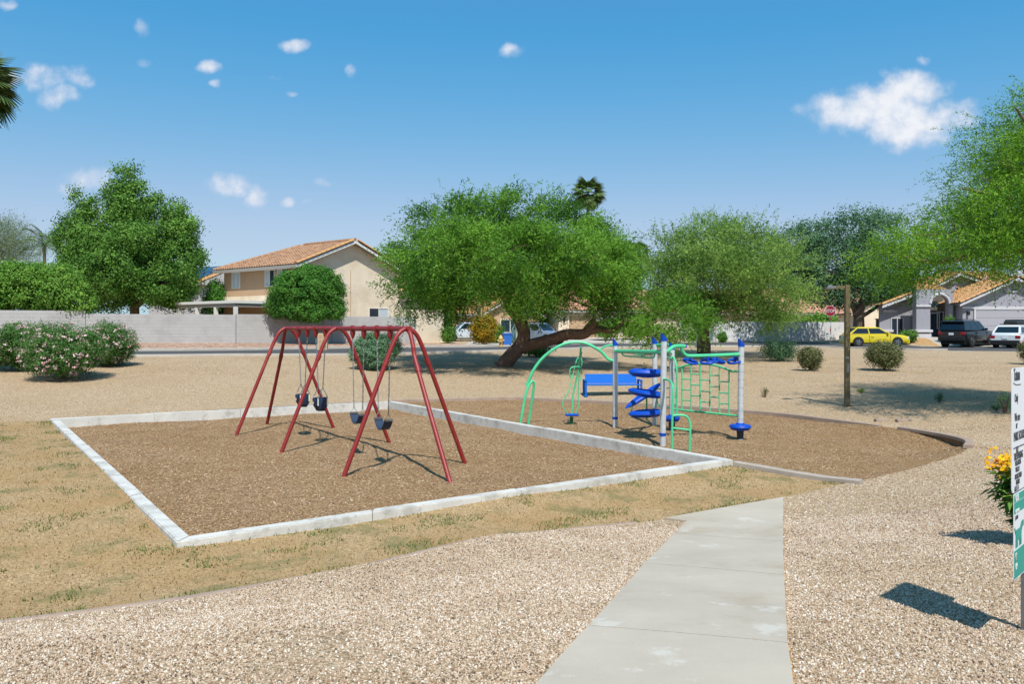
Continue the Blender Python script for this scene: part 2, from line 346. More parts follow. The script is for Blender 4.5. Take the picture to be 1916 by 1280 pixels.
# --- ground materials
def ground_mat(name, cols, vs, mott=None, bumpd=.01, bstr=.8, ns=.35, second=None):
    m = bpy.data.materials.new(name); m.use_nodes = True; n = m.node_tree.nodes; l = m.node_tree.links
    b = n['Principled BSDF']; b.inputs['Roughness'].default_value = .9; b.inputs['Specular IOR Level'].default_value = .25
    tcn = n.new('ShaderNodeTexCoord')
    wn_ = n.new('ShaderNodeTexNoise'); wn_.inputs['Scale'].default_value = vs*.6; l.new(tcn.outputs['Object'], wn_.inputs['Vector'])
    vm = n.new('ShaderNodeMix'); vm.data_type = 'VECTOR'; vm.inputs['Factor'].default_value = .04; l.new(tcn.outputs['Object'], vm.inputs['A']); l.new(wn_.outputs['Color'], vm.inputs['B'])
    vo = n.new('ShaderNodeTexVoronoi'); vo.inputs['Scale'].default_value = vs; l.new(vm.outputs['Result'], vo.inputs['Vector'])
    sp = n.new('ShaderNodeSeparateColor'); l.new(vo.outputs['Color'], sp.inputs[0])
    r = n.new('ShaderNodeValToRGB'); r.color_ramp.interpolation = 'LINEAR'
    e = r.color_ramp.elements
    while len(e) < len(cols): e.new(.5)
    for i, (p, h) in enumerate(cols): e[i].position = p; e[i].color = c(h)
    l.new(sp.outputs[0], r.inputs[0]); out = r.outputs[0]
    # broad mottling, in the stuff itself (dust, finer and coarser spots)
    t = n.new('ShaderNodeTexNoise'); t.inputs['Scale'].default_value = ns; t.inputs['Detail'].default_value = 7; t.inputs['Roughness'].default_value = .62; l.new(tcn.outputs['Object'], t.inputs['Vector'])
    mr = n.new('ShaderNodeMapRange'); mr.inputs[1].default_value = .42; mr.inputs[2].default_value = .68; mr.inputs[4].default_value = mott[1]; l.new(t.outputs['Fac'], mr.inputs[0])
    mx = n.new('ShaderNodeMix'); mx.data_type = 'RGBA'; l.new(mr.outputs[0], mx.inputs['Factor']); l.new(out, mx.inputs['A']); mx.inputs['B'].default_value = c(mott[0]); out = mx.outputs['Result']
    if second:
        t = n.new('ShaderNodeTexNoise'); t.inputs['Scale'].default_value = second[2]; t.inputs['Detail'].default_value = 8; t.inputs['Roughness'].default_value = .7
        mp = n.new('ShaderNodeMapping'); mp.inputs['Location'].default_value = (13, 7, 0); l.new(tcn.outputs['Object'], mp.inputs[0]); l.new(mp.outputs[0], t.inputs['Vector'])
        mr = n.new('ShaderNodeMapRange'); mr.inputs[1].default_value = second[3]; mr.inputs[2].default_value = second[3]+.1; mr.inputs[4].default_value = second[1]; l.new(t.outputs['Fac'], mr.inputs[0])
        mx = n.new('ShaderNodeMix'); mx.data_type = 'RGBA'; l.new(mr.outputs[0], mx.inputs['Factor']); l.new(out, mx.inputs['A']); mx.inputs['B'].default_value = c(second[0]); out = mx.outputs['Result']
    l.new(out, b.inputs['Base Color'])
    bp = n.new('ShaderNodeBump'); bp.inputs['Strength'].default_value = bstr; bp.inputs['Distance'].default_value = bumpd; bp.invert = True
    l.new(vo.outputs['Distance'], bp.inputs['Height']); l.new(bp.outputs[0], b.inputs['Normal'])
    return m
M_gravel = ground_mat('gravel', [(0,'#665540'),(.2,'#998262'),(.55,'#b59a7b'),(.85,'#c3aa8c'),(1,'#d0bea2')], 55, ('#a38963',.4), .02, .7, .5, second=('#8f6f4a', .35, 2.2, .6))
M_chips = ground_mat('wood_chip_ground', [(0,'#5a432c'),(.3,'#8d6c4a'),(.7,'#a9875f'),(1,'#c4aa89')], 60, ('#93703f',.4), .02, .9, .45)
M_grass = ground_mat('dry_turf', [(0,'#7c6443'),(.4,'#a08461'),(.8,'#b3966b'),(1,'#c4aa80')], 75, ('#9a7648',.6), .006, .6, .8, second=('#6f6c42', .7, 1.4, .52))
M_road = ground_mat('asphalt', [(0,'#3b3a3a'),(.5,'#4c4a49'),(1,'#605d5a')], 40, ('#524f4c',.5), .004, .5, .3)
M_rock = ground_mat('pink_landscape_rock', [(0,'#7a5a48'),(.4,'#a58069'),(.8,'#bf9d86'),(1,'#d8c0ad')], 9, ('#a8846b',.4), .08, 1, .3)
M_dirt = ground_mat('orange_yard_gravel', [(0,'#8d6a43'),(.5,'#b08a5c'),(1,'#c9a578')], 14, ('#a87f50',.5), .03, .8, .3)
M_conc = mat('pavement_concrete', '#a9a196', .85, var=.14, vscale=.9, bump=.25, bscale=90, detail=9)
M_walk = mat('footway_concrete', '#b1a698', .9, var=.12, vscale=1.3, bump=.2, bscale=60)
rm = {'square': ('wood_chip_ground_square', M_chips), 'play': ('wood_chip_ground_play_area', M_chips), 'grass': ('turf', M_grass), 'road': ('road', M_road), 'drive': ('driveway', M_walk), 'drive2': ('garage_driveway', M_walk),
      'walk': ('pavement', M_walk), 'walk2': ('far_pavement', M_walk), 'rock': ('rock_bed', M_rock), 'dirt': ('front_yard', M_dirt), 'path': ('path_bed', M_dirt), 'ground': ('ground', M_gravel)}
for i, nm in [(-1, 'ground')]+[(i, r[0]) for i, r in enumerate(regs)]:
    f = TF[lab == i]
    if not len(f): continue
    used, inv = np.unique(f, return_inverse=True); f2 = inv.reshape(-1, 3)
    x, y = TV[used, 0], TV[used, 1]; z = zreg(nm, x, y, HZ[used])
    me = bpy.data.meshes.new(rm[nm][0]); me.from_pydata(np.stack([x, y, z], -1).tolist(), [], f2.tolist()); me.materials.append(rm[nm][1])
    me.polygons.foreach_set('use_smooth', [True]*len(f2)); me.update()
    tag(link(rm[nm][0], me), kind='structure')
def zpt(nm, x, y):
    x = np.asarray(x, float); y = np.asarray(y, float); return zreg(nm, x, y, Hn(x, y))
# --- path slabs
M_slab = mat('path_concrete', '#b5a997', .88, var=.1, vscale=1.1, bump=.25, bscale=120, detail=10)
def add_stain(m, col, scale, thr, amt, dist=.12, loc=(3, 9, 0)):
    n = m.node_tree.nodes; l = m.node_tree.links; b = n['Principled BSDF']; src = b.inputs['Base Color'].links[0].from_socket
    tcn = n.new('ShaderNodeTexCoord'); mp = n.new('ShaderNodeMapping'); mp.inputs['Location'].default_value = loc; l.new(tcn.outputs['Object'], mp.inputs[0])
    t = n.new('ShaderNodeTexNoise'); t.inputs['Scale'].default_value = scale; t.inputs['Detail'].default_value = 9; t.inputs['Roughness'].default_value = .68; l.new(mp.outputs[0], t.inputs['Vector'])
    mr = n.new('ShaderNodeMapRange'); mr.inputs[1].default_value = thr; mr.inputs[2].default_value = thr+dist; mr.inputs[4].default_value = amt; l.new(t.outputs['Fac'], mr.inputs[0])
    mx = n.new('ShaderNodeMix'); mx.data_type = 'RGBA'; l.new(mr.outputs[0], mx.inputs['Factor']); l.new(src, mx.inputs['A']); mx.inputs['B'].default_value = c(col); l.new(mx.outputs['Result'], b.inputs['Base Color'])
add_stain(M_slab, '#9c8468', .7, .52, .45); add_stain(M_slab, '#cdc7bb', 2.2, .58, .5, .06, (1, 2, 3)); add_stain(M_slab, '#7f766a', 9, .66, .5, .04, (5, 2, 3))
pth = bpy.data.objects.new('path', None); C.objects.link(pth); pth['kind'] = 'structure'
def slab(q, name='slab', mat_=M_slab, grow=0.0, dz=.028, th=.1, parent=pth):
    # q: 4+ corner points in plan, top follows the ground
    mb = MB(); cc = sum(q, Vector((0, 0)))/len(q); q = [p+(cc-p).normalized()*.007 for p in q]
    if len(q) == 4:
        n = 8; vs = []
        for i in range(n+1):
            for j in range(n+1):
                a = q[0].lerp(q[1], i/n); b = q[3].lerp(q[2], i/n); p = a.lerp(b, j/n); vs.append((p.x, p.y))
        z = Hn([p[0] for p in vs], [p[1] for p in vs])+dz
        V = [(p[0], p[1], zz) for p, zz in zip(vs, z)]; o = len(V)
        fs = [(i*(n+1)+j, (i+1)*(n+1)+j, (i+1)*(n+1)+j+1, i*(n+1)+j+1) for i in range(n) for j in range(n)]
        ring = [i*(n+1) for i in range(n+1)]+[n*(n+1)+j for j in range(1, n+1)]+[i*(n+1)+n for i in range(n-1, -1, -1)]+[j for j in range(n-1, 0, -1)]
        V2 = V+[(V[i][0], V[i][1], V[i][2]-th) for i in ring]
        for k in range(len(ring)): fs.append((ring[(k+1)%len(ring)], ring[k], o+k, o+(k+1)%len(ring)))
        mb.add(V2, fs)
    else:
        z = [H(p.x, p.y)+dz for p in q]; n = len(q); V = [(p.x, p.y, zz) for p, zz in zip(q, z)]+[(p.x, p.y, zz-th) for p, zz in zip(q, z)]
        mb.add(V, [tuple(range(n))]+[((i+1)%n, i, n+i, n+(i+1)%n) for i in range(n)])
    return mb.build(name, mat_, parent)
g2 = lambda a, b: Vector(G(a, b)[:2])
J = [(pl0, pr0), (g2(1100,1180), g2(1475,1214)), (g2(1205,1060), g2(1468,1084)), (g2(1262,1002), g2(1466,1019)), (g2(1285,978), g2(1466,975))]
Jm = (pl0.lerp(pl[1], .62), pr0.lerp(pr[1], .62)); J.insert(1, (pl0.lerp(J[1][0], .45), pr0.lerp(J[1][1], .45)))
for (a, b), (d, e) in zip(J[:-1], J[1:]): slab([a, b, e, d])
slab([g2(1242,974), g2(1285,979), g2(1466,976), g2(1466,934)])
# ------------------------------------------------------------------ kerbs
M_kerb = mat('kerb_concrete', '#c6c2b9', .85, var=.12, vscale=2.5, bump=.3, bscale=70, detail=9)
add_stain(M_kerb, '#8c857a', 3, .5, .5); add_stain(M_kerb, '#6e675d', 12, .62, .55, .06, (2, 2, 2))
M_kerb3 = mat('tan_kerb', '#a3978a', .9, var=.12, vscale=3, bump=.3)
M_soil = mat('dry_soil', '#866748', 1, var=.3, vscale=12, bump=.8, bscale=18)
M_kerb2 = mat('weathered_kerb', '#9c8776', .9, var=.16, vscale=3, bump=.35, bscale=60, detail=8)
def kerb_seg(a0, b0, b1, a1, zt0, zt1, parent, mtl, zb=-.3, name='kerb_segment', bev=.012):
    # a0-b0: one end (outer, inner); a1-b1: other end
    bm = bmesh.new(); vs = []
    for p, z in ((a0, zt0), (b0, zt0), (b1, zt1), (a1, zt1)): vs.append((p.x, p.y, z))
    q = [bm.verts.new(v_) for v_ in vs]+[bm.verts.new((v_[0], v_[1], zb)) for v_ in vs]
    for f in ((0,1,2,3),(7,6,5,4),(0,4,5,1),(1,5,6,2),(2,6,7,3),(3,7,4,0)): bm.faces.new([q[i] for i in f])
    bmesh.ops.recalc_face_normals(bm, faces=bm.faces)
    bmesh.ops.bevel(bm, geom=[e for e in bm.edges if all(v_.co.z > zb+.01 for v_ in e.verts)], offset=bev, segments=2, affect='EDGES')
    me = bpy.data.meshes.new(name); bm.to_mesh(me); bm.free(); me.materials.append(mtl)
    return link(name, me, parent)
sqk = thing('kerb_frame', 'pale concrete kerb frame round the wood chip square under the swings', 'kerb')
zt = [.205, .19, .235, .225]
for i, (segs) in enumerate((4, 5, 4, 5)):
    a0, a1 = square[i], square[(i+1)%4]; b0, b1 = sq_in[i], sq_in[(i+1)%4]; z0, z1 = zt[i], zt[(i+1)%4]
    for k in range(segs):
        t0 = k/segs+(.0006 if k else 0); t1 = (k+1)/segs-(.0006 if k < segs-1 else 0); dj = random.uniform(-.006, .006)
        kerb_seg(a0.lerp(a1, t0), b0.lerp(b1, t0), b0.lerp(b1, t1), a0.lerp(a1, t1), lerp(z0, z1, t0)+dj, lerp(z0, z1, t1)+dj, sqk, M_kerb)
def line_kerb(line, w, zf, name, label, mtl, step=3, gaps=(), zb=-.15, up=.0):
    th = thing(name, label, 'kerb')
    for i in range(0, len(line)-1, step):
        if i in gaps: continue
        seg = line[i:min(i+step, len(line)-1)+1]; mb = MB(); vs = []; n = len(seg)
        for k, p in enumerate(seg):
            t = (seg[min(k+1, n-1)]-seg[max(k-1, 0)]).normalized(); nn = Vector((-t.y, t.x)); z = zf(p)
            for d, zz in ((-w/2, zb+z-.2), (-w/2, z-.012), (-w/2+.015, z), (w/2-.015, z), (w/2, z-.012), (w/2, zb+z-.2)): vs.append((p.x+nn.x*d, p.y+nn.y*d, zz))
        fs = [(k*6+j, (k+1)*6+j, (k+1)*6+j+1, k*6+j+1) for k in range(n-1) for j in range(5)]+[(0,1,2,3,4,5), tuple((n-1)*6+j for j in range(5, -1, -1))]
        mb.add(vs, fs); mb.build('kerb_segment', mtl, th)
    return th
line_kerb(fk[:37]+[], .14, lambda p: .27, 'edging_kerb', 'long low brown kerb along the foot of the gravel bank', M_kerb2, 6, zb=-.3)
rt = fk[38:]
ss_ = [p_+Vector((.02, .02)) for p_ in fk[38:]]
sw0 = line_kerb(ss_, .12, lambda p: .235, 'soil_bank', 'bare soil face beneath the curved kerb end at the chips', M_soil, 60, zb=-.3); sw0['category'] = 'soil bank'
line_kerb(fk[38:], .16, lambda p: .3, 'curved_kerb', 'curved brown kerb end at the right rim of the wood chips', M_kerb2, 4, zb=.13)
line_kerb([Vector((3.8,13.45)), Vector((4.1,13.2)), Vector((4.45,12.85)), Vector((4.9,12.4)), Vector((5.3,12.0))], .14, lambda p: H(p.x, p.y)+.07, 'short_kerb', 'short pale kerb from the square corner to the gravel', M_kerb3, 1)
line_kerb(toe[:-6], .075, lambda p: H(p.x, p.y)+.012, 'turf_edging', 'thin pinkish edging strip between dry turf and pale gravel', M_kerb2, 8)
M_road_k = mat('street_kerb_concrete', '#b5aca0', .9, var=.1, vscale=2)
line_kerb(nN[4:60], .25, lambda p: H(p.x, p.y)+.10, 'street_kerb', 'pale concrete street kerb on the park side of the road', M_road_k, 14)
line_kerb(fF[4:29], .25, lambda p: H(p.x, p.y)+.13, 'street_kerb', 'pale concrete street kerb below the long block wall', M_road_k, 12)
line_kerb(fF[36:53], .25, lambda p: H(p.x, p.y)+.12, 'street_kerb', 'pale concrete kerb before the white wall across the road', M_road_k, 8)
# ------------------------------------------------------------------ scatter (geometry nodes instances): stones, wood chips
def vnoise(x, y, s, seed=0):
    r = np.random.default_rng(seed); out = np.zeros_like(x)
    for k in range(10):
        a = r.uniform(0, 6.28); f = s*r.uniform(.5, 2.2); ph = r.uniform(0, 6.28); out += np.sin((x*math.cos(a)+y*math.sin(a))*f+ph)
    return out/3.2
def scatter(name, P3, size, shape, material, label, cat=None, tilt=3.14, flat=.65, seed=0, tonev=.055):
    me = bpy.data.meshes.new(name); me.vertices.add(len(P3)); me.vertices.foreach_set('co', P3.reshape(-1).astype(np.float32)); me.update()
    a = me.attributes.new('sz', 'FLOAT', 'POINT'); a.data.foreach_set('value', size.astype(np.float32))
    tn_ = np.clip(rng.uniform(0, 1, len(P3))+tonev*vnoise(P3[:, 0], P3[:, 1], 1.1, 21)+tonev*.6*vnoise(P3[:, 0], P3[:, 1], 4.5, 22), 0, 1)
    a = me.attributes.new('tone', 'FLOAT', 'POINT'); a.data.foreach_set('value', tn_.astype(np.float32))
    o = link(name, me, kind='stuff'); o['label'] = label
    g = bpy.data.node_groups.new(name, 'GeometryNodeTree'); g.interface.new_socket('Geometry', in_out='INPUT', socket_type='NodeSocketGeometry'); g.interface.new_socket('Geometry', in_out='OUTPUT', socket_type='NodeSocketGeometry')
    n = g.nodes; l = g.links; gi = n.new('NodeGroupInput'); go = n.new('NodeGroupOutput')
    ip = n.new('GeometryNodeInstanceOnPoints'); l.new(gi.outputs[0], ip.inputs['Points'])
    if shape == 'stone':
        pr_ = n.new('GeometryNodeMeshIcoSphere'); pr_.inputs['Radius'].default_value = .5; pr_.inputs['Subdivisions'].default_value = 1
    else:
        pr_ = n.new('GeometryNodeMeshCube'); pr_.inputs['Size'].default_value = (1, .32, .1)
    sm = n.new('GeometryNodeSetMaterial'); sm.inputs['Material'].default_value = material; l.new(pr_.outputs['Mesh'], sm.inputs['Geometry']); l.new(sm.outputs[0], ip.inputs['Instance'])
    rv = n.new('FunctionNodeRandomValue'); rv.data_type = 'FLOAT_VECTOR'; rv.inputs[0].default_value = (-tilt, -tilt, 0); rv.inputs[1].default_value = (tilt, tilt, 6.28); rv.inputs['Seed'].default_value = seed
    l.new(rv.outputs[0], ip.inputs['Rotation'])
    rs = n.new('FunctionNodeRandomValue'); rs.data_type = 'FLOAT_VECTOR'; rs.inputs[0].default_value = (.75, .5, flat*.6); rs.inputs[1].default_value = (1.35, 1.1, flat*1.2); rs.inputs['Seed'].default_value = seed+5
    na = n.new('GeometryNodeInputNamedAttribute'); na.data_type = 'FLOAT'; na.inputs[0].default_value = 'sz'
    vm = n.new('ShaderNodeVectorMath'); vm.operation = 'SCALE'; l.new(rs.outputs[0], vm.inputs[0]); l.new(na.outputs[0], vm.inputs['Scale']); l.new(vm.outputs[0], ip.inputs['Scale'])
    l.new(ip.outputs[0], go.inputs[0])
    md = o.modifiers.new('scatter', 'NODES'); md.node_group = g
    return o
def instmat(name, cols, rough=.85):
    m = bpy.data.materials.new(name); m.use_nodes = True; n = m.node_tree.nodes; l = m.node_tree.links
    b = n['Principled BSDF']; b.inputs['Roughness'].default_value = rough; b.inputs['Specular IOR Level'].default_value = .3
    oi = n.new('ShaderNodeAttribute'); oi.attribute_type = 'INSTANCER'; oi.attribute_name = 'tone'; r = n.new('ShaderNodeValToRGB'); e = r.color_ramp.elements
    while len(e) < len(cols): e.new(.5)
    for i, (p, h) in enumerate(cols): e[i].position = p; e[i].color = c(h)
    l.new(oi.outputs['Fac'], r.inputs[0])
    tcn = n.new('ShaderNodeTexCoord'); t = n.new('ShaderNodeTexNoise'); t.inputs['Scale'].default_value = 3; l.new(tcn.outputs['Object'], t.inputs[0])
    l.new(r.outputs[0], b.inputs['Base Color']); return m
M_stone = instmat('gravel_stone', [(0,'#52443a'),(.16,'#95795f'),(.4,'#b59c82'),(.7,'#c3af98'),(.92,'#cfc2b0'),(1,'#e0dacf')])
M_stone_b = instmat('bank_gravel_stone', [(0,'#735c44'),(.3,'#a98c6d'),(.7,'#bfa283'),(1,'#d3bd9d')])
M_chip = instmat('wood_chip', [(0,'#6c5238'),(.3,'#9a7956'),(.65,'#b08f6a'),(.9,'#c2a888'),(1,'#d2bfa4')])
LR = {r[0]: [(q.x, q.y) for q in r[1]] for r in regs}
def field(n, x0, x1, y0, y1, tst):
    p = np.stack([rng.uniform(x0, x1, n), rng.uniform(y0, y1, n)], -1); return p[tst(p)]
def not_others(p):
    m = np.ones(len(p), bool)
    for k in ('path','square','play','grass'): m &= ~inpoly(p, LR[k])
    return m
def infr(p, mg=80): # keep what the place in front of the camera needs, with a margin for other viewpoints
    px = CX+F*p[:, 0]/np.maximum(p[:, 1], .1); return (px > -mg*3) & (px < 1916+mg*4) & (p[:, 1] > 2.6)
a = field(420000, -5, 6, 2.8, 9.5, lambda p: infr(p) & not_others(p))
b = field(150000, -6, 12, 7, 17, lambda p: infr(p) & not_others(p) & (p[:, 1] > 8))
d = field(200000, -22, 22, 14, 40, lambda p: infr(p) & not_others(p) & ~inpoly(p, LR['road']))
thin = lambda p, k: p[rng.uniform(0, 1, len(p)) < np.clip(.95+k*(vnoise(p[:, 0], p[:, 1], 1.6, 31)+.6*vnoise(p[:, 0], p[:, 1], 6, 32)), .25, 1)]
a, b = thin(a, .22), thin(b, .2)
b = b[rng.uniform(0, 1, len(b)) < np.clip((20-b[:, 1])/6, 0, 1)]; pp = np.concatenate([a, b]); sz = np.concatenate([rng.uniform(.006, .0165, len(a))*(1+.5*(rng.uniform(0, 1, len(a)) > .97)), rng.uniform(.011, .022, len(b))])
zz = zpt('ground', pp[:, 0], pp[:, 1])+sz*.12
st = scatter('loose_gravel', np.column_stack([pp, zz]), sz, 'stone', M_stone, 'loose pale gravel stones covering the near slope', flat=.75)
sz = rng.uniform(.012, .026, len(d)); zz = zpt('ground', d[:, 0], d[:, 1])+sz*.05
scatter('bank_gravel', np.column_stack([d, zz]), sz, 'stone', M_stone_b, 'fine tan gravel stones covering the far bank', flat=.6, seed=7)
# a few stones strayed on the path edge
a = field(60000, -1, 5, 3, 11, lambda p: inpoly(p, LR['path']))
e_ = np.minimum(dist_line(a, pr[:]), dist_line(a, pl[:])*1.8); a = a[(e_ < np.abs(rng.normal(0, .035, len(a)))) | ((rng.uniform(0, 1, len(a)) < .004) & (e_ < .5))]
sz = rng.uniform(.008, .018, len(a)); scatter('strayed_gravel', np.column_stack([a, Hn(a[:, 0], a[:, 1])+.012+sz*.2]), sz, 'stone', M_stone, 'gravel stones strayed onto the edge of the concrete path', seed=3)
a = field(200000, -11.5, 4, 8, 24, lambda p: inpoly(p, [(q.x, q.y) for q in sq_in]))
b = field(120000, -4, 9, 11, 25, lambda p: inpoly(p, LR['play']))
a = a[rng.uniform(0, 1, len(a)) < 1-.75*scuff(a[:, 0], a[:, 1])]; pp = np.concatenate([a, b]); zz = np.concatenate([zpt('square', a[:, 0], a[:, 1]), zpt('play', b[:, 0], b[:, 1])])
sz = rng.uniform(.014, .036, len(pp)); scatter('wood_chips', np.column_stack([pp, zz+.006]), sz, 'chip', M_chip, 'brown shredded wood chips spread under the play equipment', tilt=.45, flat=1.1, seed=9)
# dry grass blades with green patches
p = field(300000, -22, 6, 4, 20, lambda p: inpoly(p, LR['grass']) & infr(p))
gn = vnoise(p[:, 0], p[:, 1], 3.2, 4)+.5*vnoise(p[:, 0], p[:, 1], 9, 6)
edge = dist_line(p, [k1, k2]); edge2 = dist_line(p, toe)
gn += .9*np.exp(-edge/.25)+.5*np.exp(-edge2/.2); green = gn > .78
keep = green | (rng.uniform(0, 1, len(p)) < .5); p = p[keep]; green = green[keep]; n = len(p)
z = zpt('grass', p[:, 0], p[:, 1]); hh = np.where(green, rng.uniform(.018, .045, n), rng.uniform(.01, .034, n)); ang = rng.uniform(0, 6.28, n); ln = rng.uniform(.2, 1.3, n)*hh
w = rng.uniform(.004, .009, n)
b0 = np.column_stack([p[:, 0]-np.sin(ang)*w, p[:, 1]+np.cos(ang)*w, z-.004]); b1 = np.column_stack([p[:, 0]+np.sin(ang)*w, p[:, 1]-np.cos(ang)*w, z-.004])
tp = np.column_stack([p[:, 0]+np.cos(ang)*ln, p[:, 1]+np.sin(ang)*ln, z+hh])
M_blade = leafmat('grass_blade', '#ab9166', '#55702f', .3, .8)
tint = np.where(green, rng.uniform(.6, 1, n), rng.uniform(0, .25, n))
tag(link('grass', npmesh('grass', np.stack([b0, b1, tp], 1), 3, M_blade, tint)), 'dry straw coloured turf with scattered green tufts', None, kind='stuff')
# ------------------------------------------------------------------ foliage
def unit(v): return v/np.maximum(np.linalg.norm(v, axis=-1, keepdims=True), 1e-9)
def blob_points(blobs, n, shell=.55, power=.8):
    B = np.array([[*b[0], *b[1]] for b in blobs], float); vol = (B[:, 3]*B[:, 4]*B[:, 5])**power; idx = rng.choice(len(B), n, p=vol/vol.sum())
    d = unit(rng.normal(size=(n, 3))); r = (shell**3+(1-shell**3)*rng.uniform(0, 1, n))**(1/3); r *= rng.normal(1, .06, n)
    off = d*r[:, None]*B[idx, 3:]; return B[idx, :3]+off, d
def leaf_quads(Cn, Ax, Sd, ln, wd):
    Ax = unit(Ax); Sd = unit(Sd-Ax*(Sd*Ax).sum(-1, keepdims=True)); l2 = (ln/2)[:, None]; w2 = (wd/2)[:, None]
    return np.stack([Cn-Ax*l2, Cn+Sd*w2-Ax*l2*.15, Cn+Ax*l2, Cn-Sd*w2-Ax*l2*.15], 1)
def crown_clumps(blobs, nclump, per, clump_r, leaf, asp, shell=.55, up=.3, droop=0, zmin=None):
    cc, d = blob_points(blobs, nclump, shell); tin = np.clip(rng.normal(.45, .2, nclump), 0, 1)
    idx = np.repeat(np.arange(nclump), per); n = len(idx)
    off = rng.normal(size=(n, 3))*clump_r*.5; off[:, 2] *= .75
    if droop: off[:, 2] -= np.abs(rng.normal(0, droop, n))
    Cn = cc[idx]+off
    nrm = unit(unit(off)*.95+d[idx]*.5+rng.normal(size=(n, 3))*.45+np.array([0, 0, up*.6])); ax = unit(np.cross(nrm, rng.normal(size=(n, 3)))); ax[:, 2] -= droop*1.2; ax = unit(ax)
    sd = np.cross(nrm, ax); ln = leaf*rng.uniform(.65, 1.3, n)
    t = np.clip(tin[idx]+rng.normal(0, .14, n), 0, 1)
    if zmin is not None: k = Cn[:, 2] > zmin; Cn, ax, sd, ln, t = Cn[k], ax[k], sd[k], ln[k], t[k]
    return leaf_quads(Cn, ax, sd, ln, ln*asp), t
def crown_sprays(blobs, n, k, L, leaf, asp, droop=.5, shell=.4, out=.9, rand=.6, side=.9, upb=0.0, ncl=0, cr=.45, tsd=.2):
    if ncl:
        cc, dd = blob_points(blobs, ncl, shell); ix = rng.integers(0, ncl, n); st = cc[ix]+rng.normal(size=(n, 3))*cr*np.array([1, 1, .6]); d = dd[ix]; ct = np.clip(rng.normal(.5, tsd, ncl), 0, 1)[ix]
    else: st, d = blob_points(blobs, n, shell)
    dr = unit(d*out+rng.normal(size=(n, 3))*rand+np.array([0, 0, upb])); Ls = L*rng.uniform(.6, 1.35, n); tin = np.clip(ct+rng.normal(0, .1, n), 0, 1) if ncl else np.clip(rng.normal(.5, .2, n), 0, 1)
    t = (np.arange(k)+.5)/k; T_ = t[None, :, None]
    pos = st[:, None]+dr[:, None]*Ls[:, None, None]*T_; pos[:, :, 2] -= droop*Ls[:, None]*t[None]**2
    pos = pos+rng.normal(size=pos.shape)*leaf*.32
    tang = np.repeat(dr[:, None], k, 1).copy(); tang[:, :, 2] -= 2*droop*t[None]; tang = unit(tang)
    ax = unit(tang*.6+rng.normal(size=pos.shape)*side); sd = rng.normal(size=pos.shape)
    if ncl:
        nr_ = unit((st-cc[ix])/cr+d*.5+np.array([0, 0, .35])); nn_ = unit(nr_[:, None]+rng.normal(size=pos.shape)*.5); sd = np.cross(nn_, ax)
    m = n*k; ln = leaf*rng.uniform(.6, 1.4, m)
    tt = np.clip(np.repeat(tin, k)+rng.normal(0, .12, m), 0, 1)
    return leaf_quads(pos.reshape(m, 3), ax.reshape(m, 3), sd.reshape(m, 3), ln, ln*asp), tt
def pb(px, py, Y, rx, ry, rd=None, dy=0):
    s = Y/F; q = P(px, py, Y); return ((q.x, Y+dy, q.z), (rx*s, (rd if rd else rx*s), ry*s))
def shift(blobs, o): return [((b[0][0]-o.x, b[0][1]-o.y, b[0][2]-o.z), b[1]) for b in blobs]
M_bark = mat('brown_bark', '#71574a', .95, var=.35, vscale=9, bump=1, bscale=14, detail=8)
M_bark2 = mat('grey_bark', '#6a5a4b', .95, var=.3, vscale=8, bump=.8, bscale=16, detail=8)
M_pbark = mat('palm_bark', '#7a6650', .95, var=.3, vscale=10, bump=1, bscale=10)
LM = {'mesq': leafmat('mesquite_leaf', '#2d5a17', '#7fae3c', .4), 'carob': leafmat('broad_leaf', '#36601f', '#80ab4a', .35, .6), 'hedge': leafmat('hedge_leaf', '#3f7420', '#92b850', .4, .6),
      'olive': leafmat('olive_green_leaf', '#456a28', '#93b255', .4), 'dusk': leafmat('blue_green_leaf', '#36583a', '#6f9468', .35), 'cyp': leafmat('cypress_leaf', '#2f6420', '#66963a', .3, .7),
      'olea': leafmat('oleander_leaf', '#2f5a24', '#70994e', .35, .6), 'sage': leafmat('sage_leaf', '#3f6a3e', '#86a583', .25, .8), 'desert': leafmat('desert_shrub_leaf', '#3d4a28', '#87875a', .2, .8), 'bright': leafmat('bright_feather_leaf', '#32630f', '#8cb838', .42),
      'palm': leafmat('palm_leaf', '#2f4a20', '#71854a', .2, .5), 'orange': leafmat('orange_flower_leaf', '#4f6a1e', '#d29a2a', .3), 'pale': leafmat('pale_far_leaf', '#5a6f4a', '#93a07c', .3), 'pink': leafmat('pink_blossom', '#d8a7a8', '#f3dcd8', .3), 'yellow': leafmat('yellow_blossom', '#e08a10', '#f7d420', .3)}
def limb(mb, pts, r0, r1, sub=5, n=8, jit=0):
    q = catmull(pts, sub); k = len(q)
    if jit: q = [q[0]]+[x+Vector((random.uniform(-jit, jit), random.uniform(-jit, jit), random.uniform(-jit, jit)*.5)) for x in q[1:]]
    mb.tube(q, [lerp(r0, r1, (i/(k-1))**.8) for i in range(k)], n)
